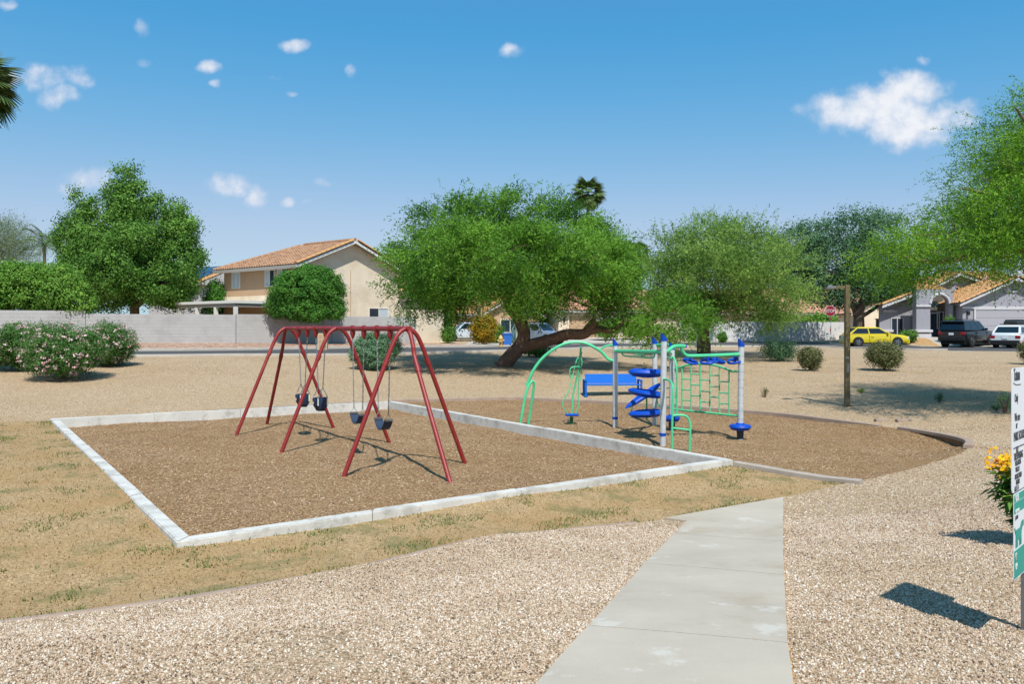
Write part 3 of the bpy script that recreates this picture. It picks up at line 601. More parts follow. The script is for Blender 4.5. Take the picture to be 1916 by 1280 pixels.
def radial_limbs(mb, base, blobs, r0, nb, zsplit, twig=True, jit=.05):
    for i in range(nb):
        b = blobs[i%len(blobs)]; cpt = Vector(b[0]); rr = b[1]
        end = cpt+Vector((random.uniform(-.6, .6)*rr[0], random.uniform(-.6, .6)*rr[1], random.uniform(-.2, .6)*rr[2]))
        s = base.lerp(Vector((base.x, base.y, zsplit)), random.uniform(.75, 1)) if zsplit else base
        mid = s.lerp(end, .5)+Vector((0, 0, -.1*(end-s).length))
        limb(mb, [s, mid, end], r0*random.uniform(.35, .6), r0*.08, jit=jit)
        if twig:
            for k in range(4):
                a = mid.lerp(end, random.uniform(0, .9)); e = a+Vector((random.uniform(-1, 1)*rr[0]*.5, random.uniform(-1, 1)*rr[1]*.5, random.uniform(-.1, .6)*rr[2]*.6))
                limb(mb, [a, a.lerp(e, .5)+Vector((0, 0, .1)), e], r0*.15, r0*.04, 4, 5, jit)
def tree(name, label, cat, base, trunks, blobs, lm, kind, group=None, bark=None, nb=8, r0=.2, zsplit=None, **kw):
    o = thing(name, label, cat, base, 0, group)
    mb = MB()
    for pts, ra, rb in trunks: limb(mb, [Vector(q)-base for q in pts], ra, rb, 6, 10, kw.pop('tj', 0) if 0 else 0)
    bl = shift(blobs, base)
    if nb: radial_limbs(mb, Vector((0, 0, 0)) if zsplit is None else Vector((Vector(trunks[0][0][-1])-base)), bl, r0, nb, None)
    if mb.v: mb.build('trunk', bark or M_bark, o, True)
    if kind == 'spray': v_, t = crown_sprays(bl, **kw)
    else: v_, t = crown_clumps(bl, **kw)
    link('crown', npmesh('crown', v_, 4, lm, t), o)
    return o
# 1 big mesquite
B = G(950, 686); Ym = B.y
m_bl = [pb(850,432,Ym,88,62,2.6,.5), pb(950,420,Ym,95,62,2.8), pb(1035,430,Ym,75,45,2.4,.8), pb(1100,490,Ym,80,70,2.6), pb(800,495,Ym,60,70,2.2,.3), pb(880,510,Ym,115,75,3,-.8), pb(1000,510,Ym,110,75,3,-1),
        pb(1125,530,Ym,60,48,2.2,-.4), pb(772,540,Ym,36,42,1.3), pb(880,560,Ym,50,24,1.6,-1.2), pb(850,556,Ym,24,20,1), pb(880,500,Ym,110,50,2.4,-4.2), pb(1000,505,Ym,110,45,2.4,-4.2), pb(1080,500,Ym,60,30,2,-3.5), pb(820,520,Ym,50,28,1.6,-4), pb(1225,592,Ym,62,34,1.4,-1.5), pb(1255,600,Ym,50,40,1.2,-1.8), pb(1215,625,Ym,50,22,1,-2), pb(1175,570,Ym,45,40,1.4,-1)]
tr = [([P(938,690,Ym), P(955,668,Ym-.1), P(975,645,Ym), P(980,620,Ym), P(968,592,Ym-.1), P(954,574,Ym), P(948,545,Ym), P(955,500,Ym)], .36, .2),
      ([P(932,690,Ym+.2), P(950,672,Ym+.2), P(972,650,Ym+.1)], .2, .24),
      ([P(958,660,Ym), P(985,648,Ym-.1), P(1030,636,Ym-.4), P(1060,626,Ym-.7), P(1092,625,Ym-1), P(1104,613,Ym-1), P(1116,600,Ym-1.05)], .28, .2),
      ([P(1100,622,Ym-1), P(1120,616,Ym-1.1), P(1142,619,Ym-1.3), P(1158,611,Ym-1.4), P(1168,601,Ym-1.5), P(1182,602,Ym-1.6), P(1200,612,Ym-1.7), P(1230,600,Ym-1.8)], .17, .05),
      ([P(950,540,Ym), P(1000,500,Ym), P(1060,470,Ym)], .16, .04), ([P(950,545,Ym), P(900,500,Ym-.3), P(830,470,Ym-.3)], .15, .04), ([P(953,510,Ym), P(950,450,Ym), P(935,400,Ym)], .14, .03),
      ([P(960,560,Ym), P(1030,530,Ym-.6), P(1110,530,Ym-1)], .12, .04)]
tree('mesquite_tree', 'large leaning mesquite tree with a low dead limb, in the centre', 'tree', B, tr, m_bl, LM['mesq'], 'spray', nb=16, r0=.13, zsplit=1, n=20000, k=13, L=.72, leaf=.115, asp=.32, droop=.35, shell=.6, out=1, rand=.4, ncl=330, cr=.36, tsd=.3)
# 2 second tree
B = Vector((PXX(1318, 42.5), 42.5, 0)); B.z = H(B.x, B.y); Y2 = 42.5
bl = [pb(1260,480,Y2,60,45,2.5), pb(1330,455,Y2,75,40,3), pb(1395,470,Y2,60,50,2.6), pb(1225,520,Y2,45,55,2), pb(1290,530,Y2,80,55,3,-1), pb(1380,535,Y2,80,55,3,-1), pb(1440,555,Y2,55,45,2), pb(1430,595,Y2,60,22,1.6,-.5), pb(1320,575,Y2,55,28,1.8,-1), pb(1470,585,Y2,28,25,1), pb(1290,510,Y2,75,45,2.6,-4.5), pb(1390,520,Y2,75,40,2.6,-4.5), pb(1340,480,Y2,70,40,2.5,-3.5)]
tree('acacia_tree', 'olive green spreading tree on the bank behind the rope ladder panel', 'tree', B, [([B+Vector((0,0,-.1)), P(1316,640,Y2), P(1318,615,Y2), P(1325,590,Y2), P(1350,560,Y2)], .42, .18), ([P(1316,622,Y2), P(1300,590,Y2), P(1285,550,Y2)], .22, .08), ([P(1330,585,Y2), P(1390,560,Y2), P(1430,545,Y2)], .14, .05)],
     bl, LM['olive'], 'spray', bark=M_bark, nb=12, r0=.16, zsplit=1, n=11000, k=12, L=.8, leaf=.13, asp=.28, droop=.2, shell=.45, out=.9, rand=.5, upb=.35, ncl=300, cr=.4, tsd=.28)
# 3 tree behind yellow car
Y3 = 66; B = on(PXX(1608, Y3), Y3)
bl = [pb(1490,470,Y3,55,55,3), pb(1520,440,Y3,35,30,2), pb(1600,430,Y3,60,45,3), pb(1650,440,Y3,40,45,2.5), pb(1560,490,Y3,80,50,4), pb(1640,505,Y3,70,50,3.5), pb(1500,520,Y3,50,40,3), pb(1600,545,Y3,75,35,3), pb(1545,555,Y3,45,25,2), pb(1670,550,Y3,40,30,2)]
tree('elm_tree', 'tall dark green tree rising behind the yellow hatchback', 'tree', B, [([B+Vector((0,0,-.2)), P(1607,600,Y3), P(1612,570,Y3), P(1640,520,Y3)], .55, .25), ([P(1606,605,Y3), P(1595,570,Y3), P(1570,530,Y3)], .3, .12), ([P(1608,595,Y3), P(1640,575,Y3), P(1665,555,Y3)], .2, .08)],
     bl, LM['dusk'], 'clump', bark=M_bark2, nb=12, r0=.22, zsplit=1, nclump=1100, per=44, clump_r=.8, leaf=.24, asp=.4, shell=.5)
# 4 left broadleaf tree
Y4 = 57; B = on(PXX(250, Y4), Y4)
bl = [pb(238,330,Y4,22,26,1.3), pb(240,402,Y4,40,34,2.2), pb(163,412,Y4,24,26,1.5), pb(322,415,Y4,24,26,1.5), pb(222,368,Y4,26,34,1.6), pb(254,372,Y4,26,36,1.6), pb(155,372,Y4,16,26,1), pb(168,388,Y4,18,18,1), pb(135,428,Y4,24,30,1.6), pb(190,458,Y4,48,38,3), pb(288,385,Y4,13,26,.9), pb(326,390,Y4,20,26,1.2), pb(345,425,Y4,22,30,1.4), pb(132,450,Y4,24,34,1.6), pb(358,500,Y4,18,44,1.3), pb(128,500,Y4,18,40,1.3), pb(335,440,Y4,26,36,1.7), pb(272,455,Y4,50,42,3.2,-1), pb(340,490,Y4,36,50,2.2), pb(170,500,Y4,50,55,2.6), pb(240,510,Y4,75,55,3.6,-1.2), pb(310,530,Y4,50,40,2.4,-.8), pb(200,550,Y4,50,30,2), pb(330,550,Y4,30,30,1.4)]
tree('carob_tree', 'big dense broadleaf tree behind the long block wall at left', 'tree', B, [([B+Vector((0,0,-.2)), P(252,570,Y4), P(250,530,Y4), P(245,470,Y4)], .4, .2), ([P(252,575,Y4), P(290,545,Y4-1), P(320,520,Y4-1)], .25, .1)],
     bl, LM['carob'], 'clump', nb=12, r0=.2, zsplit=1, nclump=1400, per=85, clump_r=.62, leaf=.16, asp=.7, shell=.55, droop=.2)
# hedge over the wall
Yh = 46.6
bl = [pb(20,540,Yh,45,46,1.3), pb(70,545,Yh,45,45,1.3), pb(115,548,Yh,40,42,1.3), pb(145,560,Yh,30,32,1.1), pb(-40,545,Yh,50,45,1.3), pb(60,520,Yh,50,28,1.2), pb(110,520,Yh,35,24,1.1), pb(10,515,Yh,40,26,1.2)]
B = on(PXX(70, Yh), Yh)
tree('hedge', 'bright green clipped hedge spilling over the block wall at far left', 'hedge', B, [([B, B+Vector((0,0,1.5))], .12, .06)], bl, LM['hedge'], 'clump', nb=6, r0=.06, zsplit=1, nclump=1500, per=40, clump_r=.36, leaf=.14, asp=.6, shell=.75, up=.5)
# round cypress mass over wall
Yc = 50.5
bl = [pb(570,545,Yc,62,42,2), pb(550,550,Yc,38,28,1.5), pb(600,545,Yc,42,46,1.6), pb(580,525,Yc,30,26,1.3), pb(520,570,Yc,22,24,.9), pb(572,578,Yc,52,20,1.5,-.4), pb(625,578,Yc,20,22,.9), pb(572,510,Yc,16,14,.8), pb(604,520,Yc,14,18,.7), pb(592,590,Yc,26,12,.9,-.8)]
B = on(PXX(575, 54.5), 54.5)
tree('cypress_shrub', 'huge rounded dark green cypress shrub spilling over the block wall', 'shrub', B, [([B, B+Vector((0,0,2))], .2, .1)], bl, LM['cyp'], 'clump', nb=5, r0=.1, zsplit=1, nclump=1500, per=48, clump_r=.3, leaf=.13, asp=.5, shell=.82, up=.6)
Yc = 60; bl = [pb(405,558,Yc,20,34,1.2), pb(395,575,Yc,18,28,1.1), pb(420,560,Yc,15,30,1)]
B = on(PXX(408, Yc), Yc); tree('cypress_shrub', 'dark green rounded shrub behind the white patio cover', 'shrub', B, [([B, B+Vector((0,0,2))], .15, .08)], bl, LM['cyp'], 'clump', nb=0, nclump=350, per=26, clump_r=.35, leaf=.16, asp=.5, shell=.7)
# far left fuzzy tree, olive
Yf = 75; bl = [pb(10,450,Yf,38,38,2.5), pb(-30,460,Yf,50,45,3), pb(20,480,Yf,40,30,2.5)]
B = on(PXX(0, Yf), Yf); tree('palo_verde_tree', 'pale feathery tree at the left edge behind the hedge', 'tree', B, [([B, P(5,520,Yf), P(5,470,Yf)], .2, .08)], bl, LM['pale'], 'spray', bark=M_bark2, nb=8, r0=.12, zsplit=1, n=4200, k=9, L=1.2, leaf=.2, asp=.16, droop=-.1, shell=.3, out=.9, rand=.4, upb=.5)
# right overhanging tree
Yr = 18.5; B = on(15.8, 18)
bl = [pb(1765,482,Yr,90,34,3.2), pb(1725,492,Yr,50,36,1.3), pb(1700,450,Yr+.5,45,30,1.2), pb(1875,425,Yr,85,52,3.6), pb(1800,420,Yr,60,40,1.6), pb(1935,350,Yr,90,60,3.6), pb(1985,280,Yr,90,60,4.2), pb(2030,210,Yr,90,60,4.2), pb(2080,180,Yr,110,60,4.4), pb(1990,400,Yr,150,130,5), pb(2110,300,Yr,100,80,5), pb(1672,498,Yr+.3,30,28,.9), pb(2080,440,Yr,120,50,4), pb(1835,360,Yr,30,14,.9), pb(1830,330,Yr,30,12,.8), pb(1865,300,Yr,30,14,.9)]
tree('feather_tree', 'big bright feathery tree leaning in over the right edge', 'tree', B, [([B+Vector((0,0,-.1)), B+Vector((-.1,.1,1.6)), P(2060,450,Yr), P(2010,350,Yr)], .34, .15), ([P(2080,500,Yr), P(1960,470,Yr), P(1860,470,Yr), P(1760,490,Yr), P(1690,480,Yr)], .16, .03), ([P(2060,440,Yr), P(1960,400,Yr), P(1880,370,Yr), P(1800,352,Yr)], .13, .02), ([P(2010,350,Yr), P(1960,290,Yr), P(1900,200,Yr)], .12, .02)],
     bl, LM['bright'], 'spray', bark=M_bark2, nb=20, r0=.09, zsplit=1, n=25000, k=12, L=.5, leaf=.066, asp=.3, droop=.35, shell=.45, out=.9, rand=.45, side=.7, ncl=420, cr=.32, tsd=.32)
# shrubs helper
def shrub(name, label, cat, px, py, wpx, hpx, lm, n=220, per=24, leaf=.07, asp=.35, flowers=0, fm=None, group=None, up=.5, cr=.22, shell=.55, nb=7, Y=None, lobes=6):
    B = G(px, py) if Y is None else on(PXX(px, Y), Y); s = B.y/F; w = wpx*s/2; h = hpx*s
    o = thing(name, label, cat, B, 0, group)
    bl = [((0, 0, h*.52), (w*.8, w*.75, h*.47))]
    for k in range(lobes): a = k*6.28/lobes+random.uniform(-.3, .3); bl.append(((math.cos(a)*w*.5, math.sin(a)*w*.45, h*random.uniform(.35, .68)), (w*.48, w*.45, h*.34)))
    mb = MB()
    for k in range(nb):
        a = random.uniform(0, 6.28); limb(mb, [Vector((0, 0, -.05)), Vector((math.cos(a)*w*.25, math.sin(a)*w*.25, h*.35)), Vector((math.cos(a)*w*.6, math.sin(a)*w*.6, h*.75))], .03, .01, 4, 5)
    mb.build('stem', M_bark, o)
    v_, t = crown_clumps(bl, nclump=n, per=per, clump_r=cr, leaf=leaf, asp=asp, shell=shell, up=up, zmin=.02)
    link('foliage', npmesh('foliage', v_, 4, lm, t), o)
    if flowers:
        v_, t = crown_clumps(bl, nclump=flowers, per=7, clump_r=.09, leaf=.07, asp=.8, shell=.95, up=1); link('blossom', npmesh('blossom', v_, 4, fm, t), o)
    return o
shrub('oleander', 'tallest pink flowering oleander of the left group, at its front', 'shrub', 120, 710, 165, 105, LM['olea'], 900, 30, .1, .25, 330, LM['pink'], cr=.2, shell=.7)
shrub('oleander', 'pink flowering oleander behind, cut by the left picture edge', 'shrub', 35, 694, 120, 92, LM['olea'], 600, 30, .1, .25, 240, LM['pink'], cr=.2, shell=.7)
shrub('oleander', 'pink flowering oleander at the right of its group by the road', 'shrub', 203, 686, 108, 84, LM['olea'], 620, 30, .1, .25, 200, LM['pink'], cr=.2, shell=.7)
shrub('sage_bush', 'round trimmed grey green bush behind the swings', 'shrub', 702, 692, 98, 70, LM['sage'], 900, 28, .07, .5, cr=.14, shell=.86, up=.2, lobes=5)
shrub('round_shrub', 'small round green shrub at the end of the block wall', 'shrub', 793, 636, 26, 36, LM['cyp'], 260, 20, .1, .6, cr=.2, shell=.8, nb=3)
shrub('desert_shrub', 'sparse grey green shrub left of the two dry shrubs on the bank', 'shrub', 1460, 676, 78, 44, LM['dusk'], 300, 18, .11, .3, cr=.3, shell=.4)
shrub('desert_shrub', 'dry little bush left of the lamp post on the bank', 'shrub', 1515, 694, 46, 45, LM['desert'], 420, 20, .09, .3, cr=.16, shell=.5)
shrub('desert_shrub', 'dry bush right of the lamp post on the bank', 'shrub', 1655, 694, 74, 56, LM['desert'], 560, 22, .09, .3, cr=.18, shell=.5)
shrub('desert_shrub', 'dry pinkish bush cut by the right picture edge', 'shrub', 1925, 682, 44, 46, LM['desert'], 220, 20, .08, .3, 20, LM['pink'], cr=.15)
shrub('dark_shrub', 'low dark shrub in the mesquite shade behind its trunk', 'shrub', 1005, 668, 62, 26, LM['olea'], 160, 20, .12, .3, cr=.2)
for lb, px, py, w_, h_, lm in (('small weed right of the climbing panel on the bank', 1431, 744, 14, 20, 'desert'), ('tiny bright weed beside the lamp post foot', 1611, 736, 12, 9, 'bright'), ('small dark weed in the shade on the right bank', 1757, 753, 18, 20, 'dusk'), ('upright green seedling in shade near the notice board', 1880, 775, 36, 46, 'hedge'), ('low weed clump at the shaded right bank edge', 1864, 768, 16, 10, 'dusk')):
    shrub('weed', lb, 'weed', px, py, w_, h_, LM[lm], 26, 12, .045, .3, group='weeds on the gravel bank', cr=.07, shell=.3, nb=3, lobes=3)
# far shrubs by the road
shrub('orange_shrub', 'orange flowering bush beside the grey street pole', 'shrub', 905, 640, 52, 60, LM['orange'], 420, 24, .14, .5, cr=.35, Y=60)
shrub('dark_shrub', 'dark green bush between the orange bush and the blue bin', 'shrub', 925, 640, 34, 36, LM['carob'], 200, 20, .15, .6, cr=.3, Y=64)
shrub('dark_shrub', 'dark green bush beside the white hatchback', 'shrub', 838, 640, 26, 32, LM['carob'], 160, 20, .14, .6, cr=.3, Y=64)
shrub('climbing_shrub', 'tall dark green shrub at the corner of the tan house', 'shrub', 838, 640, 14, 96, LM['carob'], 200, 20, .2, .6, cr=.4, Y=68)
shrub('flowering_shrub', 'green bush with pale blossom below the mesquite limb end', 'shrub', 1135, 640, 60, 42, LM['hedge'], 260, 22, .16, .5, 30, LM['pink'], cr=.35, Y=70)
shrub('dark_shrub', 'dark hedge shrub by the tan garages behind the mesquite', 'shrub', 1190, 640, 70, 50, LM['carob'], 300, 22, .18, .5, cr=.4, Y=72)
shrub('clipped_shrub', 'small clipped box bush left of the two before the white wall', 'shrub', 1296, 636, 12, 20, LM['cyp'], 90, 20, .14, .6, cr=.2, Y=69, shell=.8)
shrub('clipped_shrub', 'small clipped box bush right of the street notice before the white wall', 'shrub', 1352, 636, 17, 20, LM['cyp'], 110, 20, .14, .6, cr=.2, Y=69.5, shell=.8)
shrub('garden_tree', 'bright green shrub crown behind the white wall and stop sign', 'shrub', 1530, 612, 85, 46, LM['hedge'], 420, 24, .22, .55, cr=.5, Y=80)
shrub('citrus_tree', 'green bush behind the white wall under the olive tree', 'shrub', 1450, 612, 100, 50, LM['olive'], 360, 24, .24, .5, cr=.5, Y=82)
shrub('entry_shrub', 'dark green bush before the grey house arch', 'shrub', 1700, 634, 34, 24, LM['carob'], 140, 20, .13, .6, cr=.2, Y=60)
shrub('entry_shrub', 'green bush left of the black truck by the entry', 'shrub', 1778, 640, 20, 50, LM['bright'], 140, 20, .13, .4, cr=.25, Y=59)
# ------------------------------------------------------------------ palms and agave
def palm(name, label, px, pyc, Y, crown_px, group=None, nf=34, fan=True, trunk_r=.2, base=None, hang=1.0, kind='palm'):
    B = on(PXX(px, Y), Y) if base is None else base
    Cc = P(px, pyc, Y) if base is None else base+Vector((0, 0, P(px, pyc, Y).z-base.z)); h = Cc.z-B.z; r = crown_px*Y/F/2
    o = thing(name, label, 'palm tree', B, random.uniform(0, 6), group); mb = MB()
    ks = 14; mb.tube([Vector((.03*math.sin(i*.5), 0, h*i/ks)) for i in range(ks+1)], [trunk_r*(1.25-.45*i/ks)*(1+.05*(i%2)) for i in range(ks+1)], 10)
    mb.build('trunk', M_pbark, o, True)
    def frond():
        q = []
        if fan:
            pet = r*.45
            for i in range(17):
                a = R(-75+150*i/16); L = r*.6*(1-.25*abs(i-8)/8); w = r*.045
                d = Vector((math.cos(a), math.sin(a), -.10)); s = Vector((-d.y, d.x, 0))
                p0 = Vector((pet, 0, 0)); p1 = p0+d*L*.55; p2 = p0+d*L+Vector((0, 0, -.3*L))
                q.append([p0-s*w*.3, p1-s*w, p1+s*w, p0+s*w*.3]); q.append([p1-s*w, p2-s*w*.15, p2+s*w*.15, p1+s*w])
            q.append([Vector((0,-.02,0)), Vector((pet,-.02,0)), Vector((pet,.02,0)), Vector((0,.02,0))])
        else:
            n = 26
            for i in range(n):
                t = i/n; x = r*t; z = .25*r*math.sin(t*2)-.55*r*t*t; q.append([Vector((x,-.02,z)), Vector((x+r/n,-.02,z-.02)), Vector((x+r/n,.02,z-.02)), Vector((x,.02,z))])
                for sg in (-1, 1):
                    L = r*.32*math.sin(.35+t*2.5); d = Vector((.55, sg*.8, -.45)).normalized(); w = r*.012; p0 = Vector((x, 0, z)); s = Vector((1, 0, 0))
                    q.append([p0-s*w, p0+d*L*.5-s*w, p0+d*L+Vector((0,0,-.15*L)), p0+d*L*.5+s*w])
        a = np.array([[list(v_) for v_ in f] for f in q]); return npmesh('frond', a, 4, LM['palm'], np.clip(rng.normal(.5, .25, len(a)), 0, 1))
    me = frond()
    for i in range(nf):
        ob = link('frond', me, o); el = lerp(75, -60*hang, (i/nf)**.85)
        ob.location = (0, 0, h); ob.rotation_euler = (random.uniform(-.4, .4), -R(el), i*2.4+random.uniform(-.2, .2)); s = random.uniform(.85, 1.1); ob.scale = (s, s, s)
    return o
palm('fan_palm', 'tall fan palm rising above the mesquite crown', 1100, 362, 85, 70, 'fan palms over the roofs', nf=44)
palm('fan_palm', 'fan palm top just right of the mesquite crown', 1150, 470, 95, 52, 'fan palms over the roofs')
palm('fan_palm', 'fan palm top peeping left of the olive green tree', 1196, 472, 110, 46, 'fan palms over the roofs')
palm('fan_palm', 'low fan palm behind the mesquite over the tan garage', 1095, 580, 78, 60, 'fan palms over the roofs', nf=30)
palm('queen_palm', 'dark feathery palm left of the big broadleaf tree', 83, 458, 66, 82, nf=20, fan=False, trunk_r=.14, hang=.7)
palm('fan_palm', 'near palm whose fronds hang in at the left edge', -58, 160, 26, 190, nf=50, trunk_r=.22, hang=1.25)
B = on(PXX(965, 60), 60); ag = thing('agave', 'grey green agave beside the blue bin across the road', 'agave', B); mb = MB()
mb.add([(0,-.09,0),(.35,-.12,.25),(1.05,0,.75),(.35,.12,.25),(0,.09,0),(.35,0,.14)], [(0,5,1),(1,5,2),(5,3,2),(4,3,5),(0,4,5)])
M_agave = mat('agave_leaf', '#6f8f7d', .6, var=.2, vscale=3); me = mb.mesh('leaf', M_agave)
for i in range(30): ob = link('leaf', me, ag); ob.rotation_euler = (0, R(-60*(i/30)+5), i*2.4); s = random.uniform(.9, 1.2); ob.scale = (s, s, s)
# ------------------------------------------------------------------ walls
M_wallL = mat('grey_block_wall', '#a8a6a3', .9, var=.06, vscale=2.2, bump=.2, bscale=50)
M_wallR = mat('white_block_wall', '#cfccc8', .9, var=.06, vscale=2, bump=.2, bscale=50)
def block_wall(name, label, pts, mtl, top_fn, base_fn, seg_len=5.5, cw=.4, ch=.2, th=.2, breaks=None):
    o = thing(name, label, 'wall')
    for (a, b) in zip(pts[:-1], pts[1:]):
        a = Vector(a); b = Vector(b); L = (b-a).length; ns_ = max(1, round(L/seg_len)); d = (b-a)/L; nrm = Vector((d.y, -d.x))
        for s in range(ns_):
            s0 = a+d*(L*s/ns_+.015); Ls = L/ns_-.03; mid = s0+d*Ls/2; zb = min(H(s0.x, s0.y), H(mid.x, mid.y))-.15; zt = top_fn(mid); nc = round((zt-zb)/ch); zb = zt-nc*ch
            mb = MB(); M = Matrix(((d.x, -nrm.x, 0, s0.x), (d.y, -nrm.y, 0, s0.y), (0, 0, 1, 0), (0, 0, 0, 1)))
            def bx(x0, x1, z0, z1, y0, y1):
                v = [M @ Vector(q) for q in ((x0,y0,z0),(x1,y0,z0),(x1,y1,z0),(x0,y1,z0),(x0,y0,z1),(x1,y0,z1),(x1,y1,z1),(x0,y1,z1))]
                mb.add(v, [(0,3,2,1),(4,5,6,7),(0,1,5,4),(1,2,6,5),(2,3,7,6),(3,0,4,7)])
            bx(.004, Ls-.004, zb, zt-.01, .006, th-.006)
            for r_ in range(nc):
                x = -cw/2 if r_%2 else 0; z0 = zb+r_*ch
                while x < Ls:
                    x0 = max(0, x+.005); x1 = min(Ls, x+cw-.005)
                    if x1-x0 > .03: j = random.uniform(-.0015, .0015); bx(x0, x1, z0+.005, z0+ch-.004, j, th-j)
                    x += cw
            mb.build('wall_panel', mtl, o)
    return o
w0 = (-45, 38.2); w1 = (PXX(160,46), 46); w2 = (PXX(441,49.5), 49.5); w3 = (PXX(779,56), 56); w4 = (PXX(777,58.6), 58.6)
block_wall('block_wall', 'long grey block wall, its lower stretch at the left', [w0, w1, w2], M_wallL, lambda p: lerp(3.42, 3.13, min(1, max(0, (p.x+29)/12))), None, 6.5)
block_wall('block_wall', 'grey block wall stretch behind the swings, ending beside a round shrub', [(w2[0]+.02, w2[1]+.01), w3, w4], M_wallL, lambda p: lerp(3.3, 3.13, min(1, max(0, (p.x+17)/10))), None, 6)
block_wall('block_wall', 'long whitish block wall across the road at right', [(PXX(1340,71), 71), (PXX(1450,72.5), 72.5), (PXX(1590,75), 75)], M_wallR, lambda p: 2.92, None, 3.7)
block_wall('block_wall', 'short greyish wall return left of the whitish wall', [(PXX(1270,76), 76), (PXX(1338,76), 76)], M_wallL, lambda p: 2.9, None, 3)
# ------------------------------------------------------------------ houses
M_tile = mat('clay_roof_tile', '#876148', .85, var=.4, vscale=1.6, col2='#b58e6c', bump=.3, bscale=20, detail=8)
M_tile_y = mat('ochre_roof_tile', '#a3754a', .85, var=.4, vscale=2.2, col2='#c79a68', bump=.3, bscale=20, detail=8)
M_tile_p = mat('pinkish_roof_tile', '#b27c5c', .85, var=.3, vscale=2.2, col2='#cda084', bump=.3, bscale=20, detail=8)
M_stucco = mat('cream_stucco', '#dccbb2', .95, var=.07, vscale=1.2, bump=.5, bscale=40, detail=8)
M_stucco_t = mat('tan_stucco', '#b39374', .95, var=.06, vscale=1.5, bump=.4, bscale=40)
M_stucco_g = mat('grey_stucco', '#908e94', .95, var=.05, vscale=1.5, bump=.5, bscale=40)
M_stucco_w = mat('white_grey_stucco', '#b4aeac', .95, var=.05, vscale=1.5, bump=.4, bscale=40)
M_white = mat('white_trim', '#d5d2cb', .6)
M_trimg = mat('pale_grey_trim', '#b9b6b8', .7)
M_fasc = mat('grey_fascia', '#98928a', .7)
M_glass = mat('window_glass', '#26323c', .08, spec=.9)
M_blind = mat('white_blind', '#b7bfc4', .3)
M_dark = mat('dark_interior', '#1c1a19', .9)
add_stain(M_stucco, '#bda785', .45, .5, .4); add_stain(M_wallL, '#918d86', .5, .5, .45); add_stain(M_wallR, '#b3aea5', .5, .5, .4)
M_gar_t = mat('tan_garage_door', '#b0906f', .7, var=.03)
M_gar_g = mat('grey_garage_door', '#99969b', .6, var=.03)
M_metal = mat('galvanised_metal', '#8d9092', .45, .8, var=.12, vscale=12)
def roof_sheet(o, poly, mtl, tile=.3, course=.4, amp=.045, kind='stuff', res=5):
    """poly: 3D corners on one roof plane, first edge = eave; corrugated tile courses as one mesh"""
    p = [Vector(q) for q in poly]; u = (p[1]-p[0]).normalized(); nrm = (p[1]-p[0]).cross(p[2]-p[0]).normalized()
    if nrm.z < 0: nrm = -nrm
    v = nrm.cross(u).normalized()
    if v.z < 0: v = -v
    uv = [((q-p[0]).dot(u), (q-p[0]).dot(v)) for q in p]; u0 = min(a for a, b in uv); u1 = max(a for a, b in uv); v1 = max(b for a, b in uv)
    nu = int((u1-u0)/tile*res)+1; nc = int(v1/course)+1
    US = u0+(u1-u0)*np.arange(nu+1)/nu; rows = []
    for k in range(nc): rows += [(k*course, .035), (min((k+1)*course, v1+.001), 0.0)]
    UU, = (US,); V = np.zeros((len(rows), nu+1, 3))
    jit = np.repeat(rng.uniform(-.008, .008, (nc, int((u1-u0)/tile)+3)), 1, 0)
    for i, (vv, dz) in enumerate(rows):
        k = i//2; ti = ((UU-u0)/tile).astype(int); wv = np.abs(np.sin((UU-u0)/tile*math.pi))*amp*1.6
        off = wv+dz+jit[k][ti]
        V[i] = np.array(p[0])+UU[:, None]*np.array(u)+vv*np.array(v)+off[:, None]*np.array(nrm)
    poly2 = uv; fs = []; cu = (UU[:-1]+UU[1:])/2
    for i in range(len(rows)-1):
        vm = (rows[i][0]+rows[i+1][0])/2
        ins = inpoly(np.stack([cu, np.full(nu, vm+ .002)], -1), poly2)
        for j in np.nonzero(ins)[0]: a = i*(nu+1)+int(j); fs.append((a, a+1, a+nu+2, a+nu+1))
    mb = MB(); mb.v = [tuple(q) for q in V.reshape(-1, 3)]; mb.f = fs; mb.m = [0]*len(fs)
    return mb.build('roof_tiles', mtl, o, False, kind=kind)
def caps(o, a, b, mtl, r=.11, L=.42, name='ridge_tile', every=1):
    a = Vector(a); b = Vector(b); n = max(1, int((b-a).length/L)); d = (b-a).normalized()
    mb = MB(); 
    q = [(-.5*L, r*1.12), (.5*L, r*.92)]; ref = Vector((0, 0, 1)); sd = d.cross(ref).normalized(); up = sd.cross(d)
    vs = []
    for x, rr in q:
        for k in range(7): t = math.pi*k/6; vs.append(d*x+sd*math.cos(t)*rr+up*math.sin(t)*rr)
    mb.add(vs, [(k, k+1, k+8, k+7) for k in range(6)]+[tuple(range(7)), tuple(range(13, 6, -1))]); me = mb.mesh(name, mtl, True)
    for i in range(n): ob = link(name, me, o); ob.location = a+d*(L*(i+.5)); ob.rotation_euler = (0, 0, random.uniform(-.02, .02))
def wall_poly(o, pts, mtl, th=.15, inward=(0, 1, 0), name='wall'):
    n = len(pts); iv = Vector(inward)*th; v = [Vector(p) for p in pts]+[Vector(p)+iv for p in pts]
    return MB().add(v, [tuple(range(n)), tuple(range(2*n-1, n-1, -1))]+[(i, n+i, n+(i+1)%n, (i+1)%n) for i in range(n)]).build(name, mtl, o)
